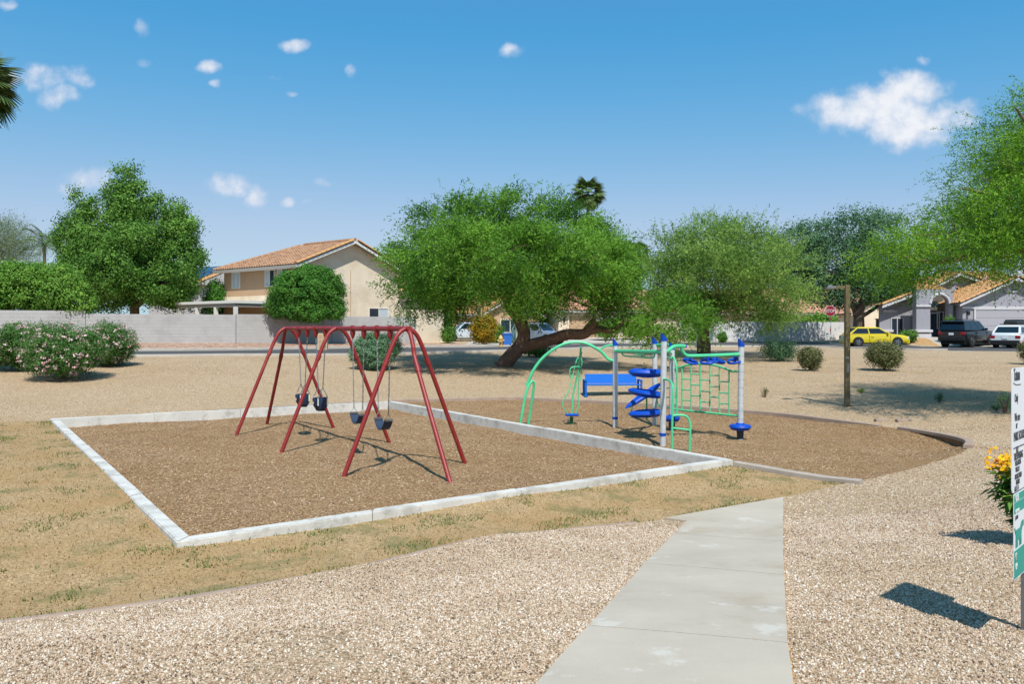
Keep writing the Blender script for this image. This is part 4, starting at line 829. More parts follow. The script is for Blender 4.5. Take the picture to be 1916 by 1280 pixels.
def window(o, org, u, nrm, w, h, split=1, glass=None, frame=None, fr=.06, name='window', panes=None):
    """org = lower left corner on the wall; u along wall, z up, nrm outwards"""
    u = Vector(u); n = Vector(nrm); org = Vector(org); z = Vector((0, 0, 1)); frame = frame or M_white
    def bx(a0, a1, b0, b1, d0, d1, mb):
        v = [org+u*a+z*b+n*d for (a, b, d) in ((a0,b0,d0),(a1,b0,d0),(a1,b1,d0),(a0,b1,d0),(a0,b0,d1),(a1,b0,d1),(a1,b1,d1),(a0,b1,d1))]
        mb.add(v, [(0,3,2,1),(4,5,6,7),(0,1,5,4),(1,2,6,5),(2,3,7,6),(3,0,4,7)])
    mb = MB(); bx(0, fr, 0, h, .0, .05, mb); bx(w-fr, w, 0, h, .0, .05, mb); bx(fr, w-fr, 0, fr, 0, .05, mb); bx(fr, w-fr, h-fr, h, 0, .05, mb)
    for k in range(1, split+1): x = w*k/(split+1); bx(x-fr/2, x+fr/2, fr, h-fr, 0, .045, mb)
    f = mb.build(name, frame, o)
    for k in range(split+1):
        mb = MB(); x0 = w*k/(split+1); x1 = w*(k+1)/(split+1); bx(x0+.01, x1-.01, .01, h-.01, .005, .015, mb); mb.build('pane', (glass[k] if isinstance(glass, (list, tuple)) else glass) or M_glass, f)
    return f
# --- tan two-storey house
RZ = math.atan2(.79, .613); Nc = Vector((PXX(556, 54), 54, 1.2))
th_ = thing('two_storey_house', 'two storey cream stucco house with clay tile gable behind the wall', 'house', Nc, RZ)
ze = 6.77-Nc.z; zr = 8.62-Nc.z; wg = 9.4; Dp = 8.8; rise = (zr-ze)/(wg/2)
wall_poly(th_, [(0,0,-.5),(wg,0,-.5),(wg,0,ze),(wg/2,0,zr),(0,0,ze)], M_stucco, name='gable_wall')
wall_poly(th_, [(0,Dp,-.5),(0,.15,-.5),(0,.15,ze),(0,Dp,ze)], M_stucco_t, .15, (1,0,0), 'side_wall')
wall_poly(th_, [(wg,.15,-.5),(wg,Dp,-.5),(wg,Dp,ze),(wg,.15,ze)], M_stucco, .15, (-1,0,0), 'side_wall')
wall_poly(th_, [(wg-.15,Dp,-.5),(.15,Dp,-.5),(.15,Dp,ze),(wg-.15,Dp,ze)], M_stucco, .15, (0,-1,0), 'back_wall')
ov = .55; zo = ze-ov*rise
eL = Vector((-ov, -ov, zo+.12)); rF = Vector((wg/2, -ov, zr+.12)); hipd = 4.0; rB = Vector((wg/2, Dp+ov-hipd, zr+.12)); bL = Vector((-ov, Dp+ov, zo+.12)); eR = Vector((wg+ov, -ov, zo+.12)); bR = Vector((wg+ov, Dp+ov, zo+.12))
roof_sheet(th_, [eL, bL, rB, rF], M_tile); roof_sheet(th_, [bR, eR, rF, rB], M_tile); roof_sheet(th_, [bL, bR, rB], M_tile)
for a, b in ((eL, rF), (eR, rF)): caps(th_, a+Vector((0,-.02,.08)), b+Vector((0,-.02,.08)), M_tile_y, .13, .45, 'rake_tile')
caps(th_, rF+Vector((0,0,.06)), rB+Vector((0,0,.06)), M_tile, .12); caps(th_, bL+Vector((0,0,.06)), rB+Vector((0,0,.06)), M_tile, .12)
mb = MB()   # roof deck under tiles
mb.add([eL-Vector((0,0,.1)), bL-Vector((0,0,.1)), rB-Vector((0,0,.1)), rF-Vector((0,0,.1)), eR-Vector((0,0,.1)), bR-Vector((0,0,.1))], [(0,1,2,3),(4,3,2,5),(1,5,2)]); mb.build('roof_deck', M_fasc, th_)
def board(o, a, b, h, t, mtl, name):
    a = Vector(a); b = Vector(b); d = (b-a).normalized(); s = d.cross(Vector((0,0,1))).normalized()*t/2; z = Vector((0,0,h))
    return MB().add([a-s,b-s,b+s,a+s,a-s-z,b-s-z,b+s-z,a+s-z], [(0,1,2,3),(7,6,5,4),(4,5,1,0),(5,6,2,1),(6,7,3,2),(7,4,0,3)]).build(name, mtl, o)
for a in (eL, eR): board(th_, a+Vector((0,-.03,-.02)), rF+Vector((0,-.03,-.02)), .2, .05, M_white, 'rake_board')
board(th_, eL+Vector((-.03,0,.0)), bL+Vector((-.03,0,.0)), .24, .05, M_fasc, 'fascia')
# band course on the side wall
MB().box((-.06,.0,3.05),(-.003,Dp,3.5)).build('belt_course', M_stucco, th_)
MB().box((wg/2-.02,-.03,.6),(wg/2+.02,-.002,5.4)).build('expansion_joint', M_stucco_t, th_)
for bb, w_, sp in ((7.75, 1.05, 1), (3.65, 1.15, 1), (2.2, 1.1, 1)):
    window(th_, (0, bb, 4.1), (0,-1,0), (-1,0,0), w_, 1.2, sp, [M_blind, M_blind] if bb > 7 else [M_blind, M_glass])
window(th_, (6.45, 0, 1.55), (1,0,0), (0,-1,0), 2.0, 1.15, 1, [M_glass, M_blind])
# lower wing with hip roof
we = 14.7; zw = 5.08-Nc.z; dw = 6.0; zb_ = -.6
wall_poly(th_, [(wg,0,zb_),(we,0,zb_),(we,0,zw),(wg,0,zw)], M_stucco, name='garage_wall')
wall_poly(th_, [(we,.15,zb_),(we,dw,zb_),(we,dw,zw),(we,.15,zw)], M_stucco, .15, (-1,0,0), 'garage_wall')
a = Vector((wg,-.5,zw+.05)); b = Vector((we+.5,-.5,zw+.05)); d_ = Vector((we+.5,dw+.5,zw+.05)); pk = Vector((we-2.6, dw/2, zw+1.65)); pk0 = Vector((wg, dw/2, zw+1.65))
roof_sheet(th_, [a, b, pk, pk0], M_tile_y); roof_sheet(th_, [b, d_, pk], M_tile_y); caps(th_, b+Vector((0,0,.05)), pk+Vector((0,0,.05)), M_tile_y)
MB().add([a-Vector((0,0,.1)), b-Vector((0,0,.1)), pk-Vector((0,0,.1)), pk0-Vector((0,0,.1)), d_-Vector((0,0,.1))], [(0,1,2,3),(1,4,2)]).build('roof_deck', M_fasc, th_)
board(th_, a+Vector((0,-.03,.03)), b+Vector((0,-.03,.03)), .25, .06, M_fasc, 'fascia')
MB().box((we-1.2,-.12,-.6),(we+.12,-.003,-.3)).box((we-.9,-.1,-.3),(we+.06,-.003,.0)).build('wall_plinth', M_stucco, th_)
# upper back roof seen right of the gable
a = Vector((wg+.0,3.2,ze-.6)); b = Vector((wg+3.6,3.2,ze-.6)); roof_sheet(th_, [a, b, Vector((wg+1.8,6,ze+.55)), Vector((wg-1,6,ze+.9))], M_tile_y)
# patio cover
pcz = 4.2-Nc.z; px0, px1, py0, py1 = -4.0, -.1, 1.2, 8.6
MB().box((px0,py0,pcz-.18),(px1,py1,pcz)).build('patio_roof', M_white, th_)
MB().box((px0+.1,py0+.1,pcz-.42),(px0+.28,py1,pcz-.183)).box((px0+.3,py0+.1,pcz-.42),(px1,py0+.25,pcz-.183)).build('patio_beam', M_fasc, th_)
for yy in (py0+.2, py0+2.5, py0+4.8, py1-.3):
    MB().bbox((px0+.08,yy-.1,-.3),(px0+.3,yy+.12,pcz-.423), .01).build('patio_post', M_white, th_)
for x_ in (-2.0,):
    MB().tube([(x_,4,pcz-.2),(x_,4,pcz-.45)], .03, 8).lathe([(.02,-.12),(.16,-.1),(.16,0),(.02,.03)], 12, (x_,4,pcz-.5)).box((x_-.65,3.94,pcz-.5),(x_+.65,4.06,pcz-.49)).box((x_-.06,3.35,pcz-.51),(x_+.06,4.65,pcz-.503)).build('ceiling_fan', M_dark, th_)
window(th_, (0, 5.2, .2), (0,-1,0), (-1,0,0), 1.8, 2.0, 1); window(th_, (0, 7.9, .9), (0,-1,0), (-1,0,0), .9, 1.0, 0)
# --- house with solar panels behind
Yb = 72; Bh = Vector((PXX(372, Yb), Yb, 1.2)); hb = thing('solar_roof_house', 'pale grey house with dark solar panels on its tile roof', 'house', Bh, R(52))
wall_poly(hb, [(0,0,-.3),(8,0,-.3),(8,0,5.3),(0,0,5.3)], M_stucco_w, name='wall'); wall_poly(hb, [(0,9,-.3),(0,.15,-.3),(0,.15,5.3),(0,9,5.3)], M_stucco_w, .15, (1,0,0), 'wall')
q = [Vector((-.5,-.5,5.2)), Vector((-.5,9.5,5.2)), Vector((4,9.5,7.1)), Vector((4,-.5,7.1))]; roof_sheet(hb, q, M_tile_y)
q2 = [Vector((8.5,9.5,5.2)), Vector((8.5,-.5,5.2)), Vector((4,-.5,7.1)), Vector((4,9.5,7.1))]; roof_sheet(hb, q2, M_tile_y)
MB().add([Vector((-.5,-.5,5.1)), Vector((-.5,9.5,5.1)), Vector((4,9.5,7.0)), Vector((4,-.5,7.0)), Vector((8.5,9.5,5.1)), Vector((8.5,-.5,5.1))], [(0,1,2,3),(4,5,3,2),(0,3,5)]).build('roof_deck', M_stucco_w, hb)
M_solar = mat('solar_cell', '#1b2536', .2, spec=.8)
for i in range(4):
    for j in range(2):
        y0 = .6+i*1.9; u0, u1 = .15+j*.42, .15+j*.42+.38
        f = lambda u_, y_: (-.5+4.5*u_, y_, 5.2+1.9*u_+.16)
        MB().add([f(u0,y0), f(u0,y0+1.8), f(u1,y0+1.8), f(u1,y0)]+[tuple(Vector(f(*k))-Vector((0,0,.05))) for k in ((u0,y0),(u0,y0+1.8),(u1,y0+1.8),(u1,y0))], [(0,1,2,3),(7,6,5,4),(0,4,5,1),(1,5,6,2),(2,6,7,3),(3,7,4,0)]).build('solar_panel', M_solar, hb)
board(hb, (-.53,-.5,5.2), (-.53,9.5,5.2), .22, .05, M_white, 'fascia')
# low garden building seen through the trees
Bs = Vector((PXX(300, 60), 60, 1.2)); gs_ = thing('garden_pavilion', 'low tan patio building beneath the broadleaf tree', 'pavilion', Bs, R(20))
MB().box((-3,0,1.5),(5,3,1.75)).build('roof', M_white, gs_)
for x_ in (-2.8,-.4,2.2,4.6): MB().bbox((x_,.1,-.2),(x_+.3,.4,1.497)).build('post', M_fasc, gs_)
MB().box((-3,2.7,-.2),(5,2.9,1.49)).build('wall', M_stucco_t, gs_)
# --- generic simple house: rectangular body, ridge along x (or gable to the front)
def simple_house(name, label, px, Y, z0, w, dpt, he, hr, rz, wm, tm, front_gable=False, name2='house'):
    o = thing(name, label, name2, Vector((PXX(px, Y), Y, z0)), rz)
    wall_poly(o, [(0,0,-.5),(w,0,-.5),(w,0,he)]+([(w/2,0,hr)] if front_gable else [])+[(0,0,he)], wm, name='wall')
    wall_poly(o, [(0,dpt,-.5),(0,.15,-.5),(0,.15,he)]+([] if front_gable else [(0,dpt/2,hr)])+[(0,dpt,he)], wm, .15, (1,0,0), 'wall')
    wall_poly(o, [(w,.15,-.5),(w,dpt,-.5),(w,dpt,he)]+([] if front_gable else [(w,dpt/2,hr)])+[(w,.15,he)], wm, .15, (-1,0,0), 'wall')
    e = .5
    if front_gable:
        s = (hr-he)/(w/2); zo = he-e*s+.1
        r1 = [Vector((-e,dpt+e,zo)), Vector((-e,-e,zo)), Vector((w/2,-e,hr+.1)), Vector((w/2,dpt+e,hr+.1))]; r2 = [Vector((w+e,-e,zo)), Vector((w+e,dpt+e,zo)), Vector((w/2,dpt+e,hr+.1)), Vector((w/2,-e,hr+.1))]
        for a in (r1[1], r2[0]): caps(o, a+Vector((0,-.02,.06)), r1[2]+Vector((0,-.02,.06)), tm, .12, .45, 'rake_tile'); board(o, a+Vector((0,-.03,-.02)), r1[2]+Vector((0,-.03,-.02)), .2, .05, M_trimg, 'rake_board')
    else:
        s = (hr-he)/(dpt/2); zo = he-e*s+.1
        r1 = [Vector((-e,-e,zo)), Vector((w+e,-e,zo)), Vector((w+e,dpt/2,hr+.1)), Vector((-e,dpt/2,hr+.1))]; r2 = [Vector((w+e,dpt+e,zo)), Vector((-e,dpt+e,zo)), Vector((-e,dpt/2,hr+.1)), Vector((w+e,dpt/2,hr+.1))]
        caps(o, r1[3]+Vector((0,0,.05)), r1[2]+Vector((0,0,.05)), tm); board(o, r1[0]+Vector((0,-.03,0)), r1[1]+Vector((0,-.03,0)), .2, .05, M_fasc, 'fascia')
    roof_sheet(o, r1, tm, res=4); roof_sheet(o, r2, tm, res=4)
    for r_ in (r1, r2): MB().add([q-Vector((0,0,.1)) for q in r_], [(0,1,2,3)]).build('roof_deck', M_fasc, o)
    return o
def garage_door(o, x0, x1, z0, z1, mtl, y=-.03, rows=4, inset=True):
    d = None; mb = MB(); mb.box((x0-.12,y-.05,z0),(x0,0.001,z1+.12)).box((x1,y-.05,z0),(x1+.12,.001,z1+.12)).box((x0,y-.05,z1),(x1,.001,z1+.12)); f = mb.build('garage_door', M_trimg if mtl is M_gar_g else M_stucco, o)
    h = (z1-z0)/rows
    for k in range(rows): MB().bbox((x0+.005,y,z0+k*h+.008),(x1-.005,y+.025,z0+(k+1)*h-.008), .008).build('door_panel', mtl, f)
m1 = simple_house('tan_house', 'low tan house with ochre tile roof behind the orange bush', 845, 80, 1.3, 9.2, 9, 2.6, 4.6, R(4), M_stucco_t, M_tile_y)
garage_door(m1, 1, 4.2, -.1, 2.1, M_gar_t); window(m1, (5.4,0,.8), (1,0,0), (0,-1,0), 1.4, 1.2, 1)
m1b = simple_house('tan_house', 'tan house wing with small gable behind the mesquite trunk', 905, 76, 1.3, 5.5, 9, 2.4, 4.0, R(4), M_stucco_t, M_tile_y, True)
window(m1b, (1.6,0,.6), (1,0,0), (0,-1,0), 1.9, 1.3, 1)
m2 = simple_house('tan_house', 'tan house with a single garage beneath the mesquite limb', 1045, 75, 1.4, 7.6, 9, 2.75, 5.0, R(6), M_stucco, M_tile_p)
garage_door(m2, 1.0, 3.6, -.1, 2.15, M_gar_t); window(m2, (5.0,0,.7), (1,0,0), (0,-1,0), 1.4, 1.2, 1)
M_lamp = mat('dark_lamp_metal', '#1d1c1b', .5)
MB().bbox((.45,-.2,1.5),(.62,-.003,1.85), .02).build('wall_lantern', M_lamp, m2)
m3 = simple_house('entry_house', 'recessed house front with a grey door between the tan houses', 985, 84, 1.4, 8, 7, 2.6, 4.8, R(4), M_stucco_t, M_tile_y)
MB().box((4.3,-.06,0),(5.3,-.01,2.1)).build('door', M_blind, m3)
m4 = simple_house('beige_house', 'peach roofed house behind the white wall at the centre right', 1215, 90, 1.3, 12.5, 10, 2.9, 5.3, R(3), M_stucco, M_tile_p)
window(m4, (6.6,0,1.4), (1,0,0), (0,-1,0), .7, .9, 1)
m5 = simple_house('beige_house', 'peach roofed house behind the stop sign and dark tree', 1440, 96, 1.3, 12.5, 10, 3.0, 6.0, R(-3), M_stucco, M_tile_p)
m6 = simple_house('beige_house', 'beige house with small windows behind the yellow hatchback', 1598, 82, 1.4, 6.6, 9, 2.7, 5.2, R(-2), M_stucco, M_tile_p, True)
for x_ in (1.6, 3.3): window(m6, (x_,0,.3), (1,0,0), (0,-1,0), .75, .7, 1)
gt = thing('yard_gate', 'olive tan panelled gate left of the grey house', 'gate', on(PXX(1640, 70), 70)); MB().box((0,0,-.1),(1.9,.15,1.75)).build('gate_leaf', M_gar_t, gt)
for k in range(8): MB().box((.06+k*.23,-.02,0),(.06+k*.23+.2,-.001,1.6)).build('board', mat('olive_board_%d' % k, '#8f8560', .8) if k == 0 else MATS['olive_board_0'], gt)
MB().box((-.05,-.04,1.755),(1.95,.2,1.83)).build('gate_cap', M_fasc, gt)
# --- grey house with arch and garage
Yg = 62; Z0 = 1.5
gh = thing('grey_house', 'grey stucco house with arched entry, round vent and double garage', 'house', Vector((PXX(1670, Yg), Yg, Z0)), 0)
s_ = Yg/F
def gx(px): return (px-1670)*s_
def gz(py): return EYE-(py-HY)*s_-Z0
x0, x1 = gx(1793), gx(1985)
pkx = gx(1887); hz = gz(566); hp = gz(524)
# garage block: gable to the front
wall_poly(gh, [(x0,-.6,-.5),(x1,-.6,-.5),(x1,-.6,hz),(pkx,-.6,hp),(x0,-.6,hz)], M_stucco_g, .15, name='gable_wall')
wall_poly(gh, [(x0,9,-.5),(x0,-.45,-.5),(x0,-.45,hz),(x0,9,hz)], M_stucco_g, .15, (1,0,0), 'side_wall')
wall_poly(gh, [(x1,-.45,-.5),(x1,9,-.5),(x1,9,hz),(x1,-.45,hz)], M_stucco_g, .15, (-1,0,0), 'side_wall')
slp = (hp-hz)/(pkx-x0); e = .55
a = Vector((x0-e,-1.15,hz-e*slp+.15)); b = Vector((pkx,-1.15,hp+.15)); d_ = Vector((x1+e,-1.15,hz-e*slp+.15)); bk = Vector((0,9.5,0))
roof_sheet(gh, [a+bk, a, b, b+bk], M_tile_y); roof_sheet(gh, [d_, d_+bk, b+bk, b], M_tile_y)
MB().add([a+bk-Vector((0,0,.1)), a-Vector((0,0,.1)), b-Vector((0,0,.1)), b+bk-Vector((0,0,.1)), d_-Vector((0,0,.1)), d_+bk-Vector((0,0,.1))], [(0,1,2,3),(4,5,3,2)]).build('roof_deck', M_trimg, gh)
for q in (a, d_): caps(gh, q+Vector((0,-.03,.06)), b+Vector((0,-.03,.06)), M_tile_y, .14, .45, 'rake_tile'); board(gh, q+Vector((0,-.04,-.03)), b+Vector((0,-.04,-.03)), .22, .05, M_trimg, 'rake_board')
caps(gh, b+Vector((0,.1,.05)), b+bk, M_tile_y)
MB().box((x0-.05,-.72,gz(578)),(x1,-.6,gz(574))).build('belt_course', M_trimg, gh)
MB().tube([(pkx+.0+.5*math.cos(t), -.64, gz(535)+.5*math.sin(t)) for t in [i*6.2832/24 for i in range(25)]], .08, 8, False).build('round_vent', M_trimg, gh, True)
garage_door(gh, gx(1816), gx(1965), -.2, gz(580), M_gar_g, y=-.66, rows=4)
MB().bbox((gx(1800),-.85,gz(590)),(gx(1804),-.603,gz(583)), .03).build('wall_lantern', M_lamp, gh)
# main body behind with a second gable and left slope
wall_poly(gh, [(gx(1670),2.2,-.5),(gx(1745),2.2,-.5),(gx(1745),2.2,gz(545)),(gx(1670),2.2,gz(570))], M_stucco_g, name='front_wall')
wall_poly(gh, [(gx(1786),2.0,-.5),(x0,2.0,-.5),(x0,2.0,gz(540)),(gx(1786),2.0,gz(540))], M_stucco_g, name='entry_wall')
wall_poly(gh, [(gx(1680),4,gz(570)),(gx(1985),4,gz(560)),(gx(1985),4,gz(520)),(gx(1842),4,gz(508)),(gx(1800),4,gz(530))], M_stucco_g, name='upper_wall')
a = Vector((gx(1790),3.5,gz(532))); b = Vector((gx(1843),3.5,gz(504))); d_ = Vector((gx(1960),3.5,gz(545))); bk = Vector((0,6,.0))
roof_sheet(gh, [a+bk, a, b, b+bk], M_tile_y); roof_sheet(gh, [d_, d_+bk, b+bk, b], M_tile_y); roof_sheet(gh, [Vector((gx(1843),3.4,gz(540))), Vector((gx(1990),3.4,gz(540))), Vector((gx(1990),8,gz(495))), Vector((gx(1860),8,gz(495)))], M_tile_y)
for q in (a, d_): caps(gh, q+Vector((0,-.03,.06)), b+Vector((0,-.03,.06)), M_tile_y, .14, .45, 'rake_tile'); board(gh, q+Vector((0,-.04,-.03)), b+Vector((0,-.04,-.03)), .22, .05, M_trimg, 'rake_board')
a = Vector((gx(1666),1.4,gz(570))); b = Vector((gx(1742),1.4,gz(541))); bk = Vector((0,7,.0)); roof_sheet(gh, [a+bk, a, b, b+bk], M_tile_y); caps(gh, a+Vector((0,0,.06)), b+Vector((0,0,.06)), M_tile_y, .14, .45, 'rake_tile'); board(gh, a+Vector((0,-.04,-.03)), b+Vector((0,-.04,-.03)), .22, .05, M_trimg, 'rake_board')
roof_sheet(gh, [Vector((gx(1742),1.9,gz(541))), Vector((gx(1800),1.9,gz(541))), Vector((gx(1800),6,gz(515))), Vector((gx(1742),6,gz(515)))], M_tile_y)
# entry arch: wall with arched opening
ax0, ax1 = gx(1717), gx(1786); oc = gx(1761); orad = gx(1779)-gx(1761); oz = gz(568)
arc = [(oc+orad*math.cos(t), oz+orad*math.sin(t)) for t in [math.pi*i/14 for i in range(15)]]
mb = MB(); outer_top = gz(541)
vs = [(ax0, -.5), (oc-orad, -.5)]+[p_ for p_ in arc[::-1]]+[(oc+orad, -.5), (ax1, -.5), (ax1, outer_top), (ax0, outer_top)]
bm = bmesh.new(); q = [bm.verts.new((x_, .2, z_)) for x_, z_ in vs]; bm.faces.new(q); r_ = bmesh.ops.extrude_face_region(bm, geom=list(bm.faces)); bmesh.ops.translate(bm, vec=(0, .6, 0), verts=[g for g in r_['geom'] if isinstance(g, bmesh.types.BMVert)])
bmesh.ops.triangulate(bm, faces=bm.faces); bmesh.ops.recalc_face_normals(bm, faces=bm.faces); me = bpy.data.meshes.new('entry_arch'); bm.to_mesh(me); bm.free(); me.materials.append(M_stucco_g); link('entry_arch', me, gh)
MB().tube([(x_, .17, z_) for x_, z_ in arc], .11, 8).build('arch_trim', M_trimg, gh, True)
MB().box((ax0-.05,.08,gz(574)),(oc-orad-.0,.198,gz(570))).build('column_band', M_trimg, gh)
MB().bbox((ax0-.15,.0,gz(622)),(oc-orad+.12,.9,gz(617)), .03).bbox((ax0-.06,.08,-.5),(oc-orad+.04,.85,gz(625)), .03).build('column_base', M_trimg, gh)
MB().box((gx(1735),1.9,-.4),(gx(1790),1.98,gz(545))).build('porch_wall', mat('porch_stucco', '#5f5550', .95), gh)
window(gh, (gx(1763),1.89,-.1), (1,0,0), (0,-1,0), .8, 2.2, 0, frame=M_trimg); window(gh, (gx(1772)+.2,1.89,.8), (1,0,0), (0,-1,0), .55, 1.4, 0, frame=M_trimg)
MB().prism([(orad*.55*math.cos(t), orad*.55*math.sin(t)) for t in [math.pi*i/12 for i in range(13)]], 0, .03, Matrix.Translation((gx(1773), 1.88, gz(572))) @ Matrix.Rotation(R(90), 4, 'X')).build('fanlight', M_glass, gh)
M_glow = bpy.data.materials.new('lantern_glow'); M_glow.use_nodes = True; M_glow.node_tree.nodes['Principled BSDF'].inputs['Emission Color'].default_value = (1, .6, .2, 1); M_glow.node_tree.nodes['Principled BSDF'].inputs['Emission Strength'].default_value = 3
ln_ = MB().bbox((gx(1751)-.09,1.65,gz(590)),(gx(1751)+.09,1.88,gz(582)), .02).build('wall_lantern', M_lamp, gh); MB().lathe([(.02,0),(.045,.03),(.045,.09),(.02,.12)], 8, (gx(1751),1.62,gz(588))).build('bulb', M_glow, ln_)
window(gh, (gx(1692),2.19,-.2), (1,0,0), (0,-1,0), gx(1716)-gx(1692), 1.9, 1, frame=M_trimg)
MB().bbox((gx(1668),1.9,gz(622)),(gx(1694),2.198,gz(617)), .03).build('window_ledge', M_trimg, gh)
MB().box((gx(1676),2.05,gz(583)),(gx(1702),2.198,gz(579))).build('belt_course', M_trimg, gh)
# ------------------------------------------------------------------ street things
M_rust = mat('bronze_lamp_post', '#6e6248', .6, .3, var=.12, vscale=5)
B = G(1585, 760); h = P(1585, 533, B.y).z-B.z
lp = thing('lamp_post', 'square brown lamp post with a flat arm head on the gravel bank', 'lamp post', B)
MB().bbox((-.06,-.06,-.1),(.06,.06,h), .008).build('post', M_rust, lp)
MB().bbox((-.1,-.1,0),(.1,.1,.03), .006).build('base_plate', M_rust, lp)
MB().bbox((-.33,-.035,h-.1),(-.063,.035,h-.03), .008).build('arm', M_rust, lp)
MB().bbox((-.56,-.11,h-.11),(-.335,.11,h-.04), .012).lathe([(.05,0),(.05,.03),(.02,.045)], 10, (-.44,0,h-.04)).build('lamp_head', M_metal, lp)
MB().bbox((-.065,-.068,h-1.95),(.02,-.0605,h-1.9), .002).box((-.03,-.068,.9),(.03,-.0605,1.15)).build('hand_hole_cover', M_metal, lp)
M_grey = mat('grey_steel_post', '#7d8184', .5, .6)
B = on(PXX(897, 50), 50); B = G(897, 641); sp = thing('street_pole', 'plain grey steel pole by the pink rock bed', 'pole', B); MB().tube([(0,0,-.1),(0,0,P(897,575,B.y).z-B.z)], .11, 12).build('post', M_grey, sp); MB().lathe([(.17,0),(.17,.05),(.12,.08)], 12).build('base_collar', M_grey, sp)
# stop signs
M_red = mat('sign_red', '#a3222a', .5); M_signw = mat('sign_white', '#dcdcd8', .5); M_signback = mat('aluminium_sign_back', '#7f9098', .4, .5)
FONT = None
def text_mesh(s, size, mtl, parent, M, name='lettering', sx=1.0, ext=.001, align='LEFT'):
    cu = bpy.data.curves.new(name, 'FONT'); cu.body = s; cu.size = size; cu.extrude = ext; cu.align_x = align; cu.resolution_u = 3
    cu.offset = size*.012; t = bpy.data.objects.new(name, cu); C.objects.link(t); dg = bpy.context.evaluated_depsgraph_get(); me = bpy.data.meshes.new_from_object(t.evaluated_get(dg)); bpy.data.objects.remove(t)
    me.transform(M @ Matrix.Diagonal((sx, 1, 1, 1))); me.materials.clear(); me.materials.append(mtl); return link(name, me, parent)
VF = Matrix.Rotation(R(90), 4, 'X')   # xy plane -> faces -Y
def stop_sign(B, ztop, facing, label, stripes=True):
    o = thing('stop_sign', label, 'stop sign', B, R(-46) if facing else math.pi); h = ztop-B.z; r = .42; zc = h-r
    oct_ = [(r*math.cos(R(22.5+45*i)), r*math.sin(R(22.5+45*i))) for i in range(8)]
    MB().tube([(0,.03,-.1),(0,.03,h-.05)], .03, 8).build('post', M_grey, o)
    MB().prism(oct_, 0, .012, Matrix.Translation((0,-.01,zc)) @ VF).build('sign_plate', M_signw if facing else M_signback, o)
    MB().prism([(x*.93, y*.93) for x, y in oct_], .013, .018, Matrix.Translation((0,-.01,zc)) @ VF).build('red_face', M_red, o)
    text_mesh('STOP', .34, M_signw, o, Matrix.Translation((0,-.031,zc-.12)) @ VF, sx=.8, align='CENTER')
    if stripes:
        for k in range(4): MB().box((-.035,-.006,h-2*r-.25-k*.42),(.035,0,h-2*r-.05-k*.42)).build('reflector', M_red if k%2 == 0 else M_signw, o)
    return o
B = G(1554, 646); B = on(PXX(1554, 58), 58); stop_sign(Vector((B.x, B.y, 1.1)), P(1554, 571, 58).z, True, 'red stop sign on a thin post before the white wall')
B = on(PXX(983, 54), 54); o = stop_sign(B, P(983, 575, 54).z, False, 'stop sign seen from behind over the silver SUV')
MB().tube([(0,.06,-.02),(0,.06,1.9)], .036, 8).build('post_sleeve', mat('red_white_post', '#b8483f', .6), o)
# notice signs on near kerb
for px, y0, y1, Y, w, lb in ((1329, 617, 670, 50, .55, 'small grey notice board on a thin post, right of the tree trunk'), (1304, 600, 660, 52, .0, 'thin dark post left of the tree trunk by the road')):
    B = on(PXX(px, Y), Y); o = thing('street_notice' if w else 'thin_post', lb, 'sign' if w else 'post', B); h = P(px, y0, Y).z-B.z
    MB().tube([(0,0,-.1),(0,0,h)], .035 if w else .06, 8).build('post', M_lamp if w else M_grey, o)
    if w: MB().bbox((-w*.8,-.05,h-.72),(w*.3,-.036,h), .004).build('sign_plate', M_signback, o)
# hydrant
M_hyd = mat('yellow_hydrant_paint', '#c9a25a', .6, var=.1); B = on(PXX(937, 53.5), 53.5); hy = thing('fire_hydrant', 'dull yellow fire hydrant beside the blue bin', 'hydrant', B)
MB().lathe([(.17,0),(.17,.06),(.12,.07),(.12,.5),(.16,.52),(.16,.58),(.13,.62),(.08,.72),(.04,.76),(.04,.82)], 14).build('barrel', M_hyd, hy, True)
for sg in (-1, 1): MB().tube([(sg*.1,0,.42),(sg*.24,0,.42)], .06, 10).build('nozzle', M_hyd, hy)
MB().tube([(0,-.1,.4),(0,-.25,.4)], .08, 10).build('pumper_nozzle', M_hyd, hy)
# bins
M_bin = mat('blue_bin_plastic', '#2a63b0', .5)
def bin_(px, Y, label):
    B = on(PXX(px, Y), Y); o = thing('wheelie_bin', label, 'bin', B, R(10)); w, d, h = .34, .34, .8
    MB().add([(-w*.8,-d*.8,.06),(w*.8,-d*.8,.06),(w*.8,d*.8,.06),(-w*.8,d*.8,.06),(-w,-d,h),(w,-d,h),(w,d,h),(-w,d,h)], [(0,3,2,1),(4,5,6,7),(0,1,5,4),(1,2,6,5),(2,3,7,6),(3,0,4,7)]).build('bin_body', M_bin, o)
    MB().bbox((-w-.03,-d-.04,h+.002),(w+.03,d+.05,h+.09), .03).build('lid', M_bin, o)
    for sg in (-1, 1): MB().tube([(sg*w*.75,d,.12),(sg*w*.95,d,.12)], .12, 12).build('wheel', M_lamp, o)
bin_(949, 57, 'blue recycling bin beside the agave'); bin_(1079, 71, 'blue recycling bin by the tan garage')
B = on(PXX(972, 52.5), 52.5); ub = thing('utility_box', 'pale green utility cabinet beside the mesquite trunk', 'utility box', B); MB().bbox((-.22,-.2,0),(.22,.2,.95), .02).build('cabinet', mat('pale_green_box', '#b3b8a4', .7), ub); MB().bbox((-.24,-.22,.952),(.24,.22,1.0), .01).build('lid', MATS['pale_green_box'], ub)
B = G(604, 646); B = on(PXX(604, 44), 44); MBx = thing('utility_cabinet', 'tan metal pedestal against the block wall behind the swings', 'utility box', B); hh = 31*B.y/F
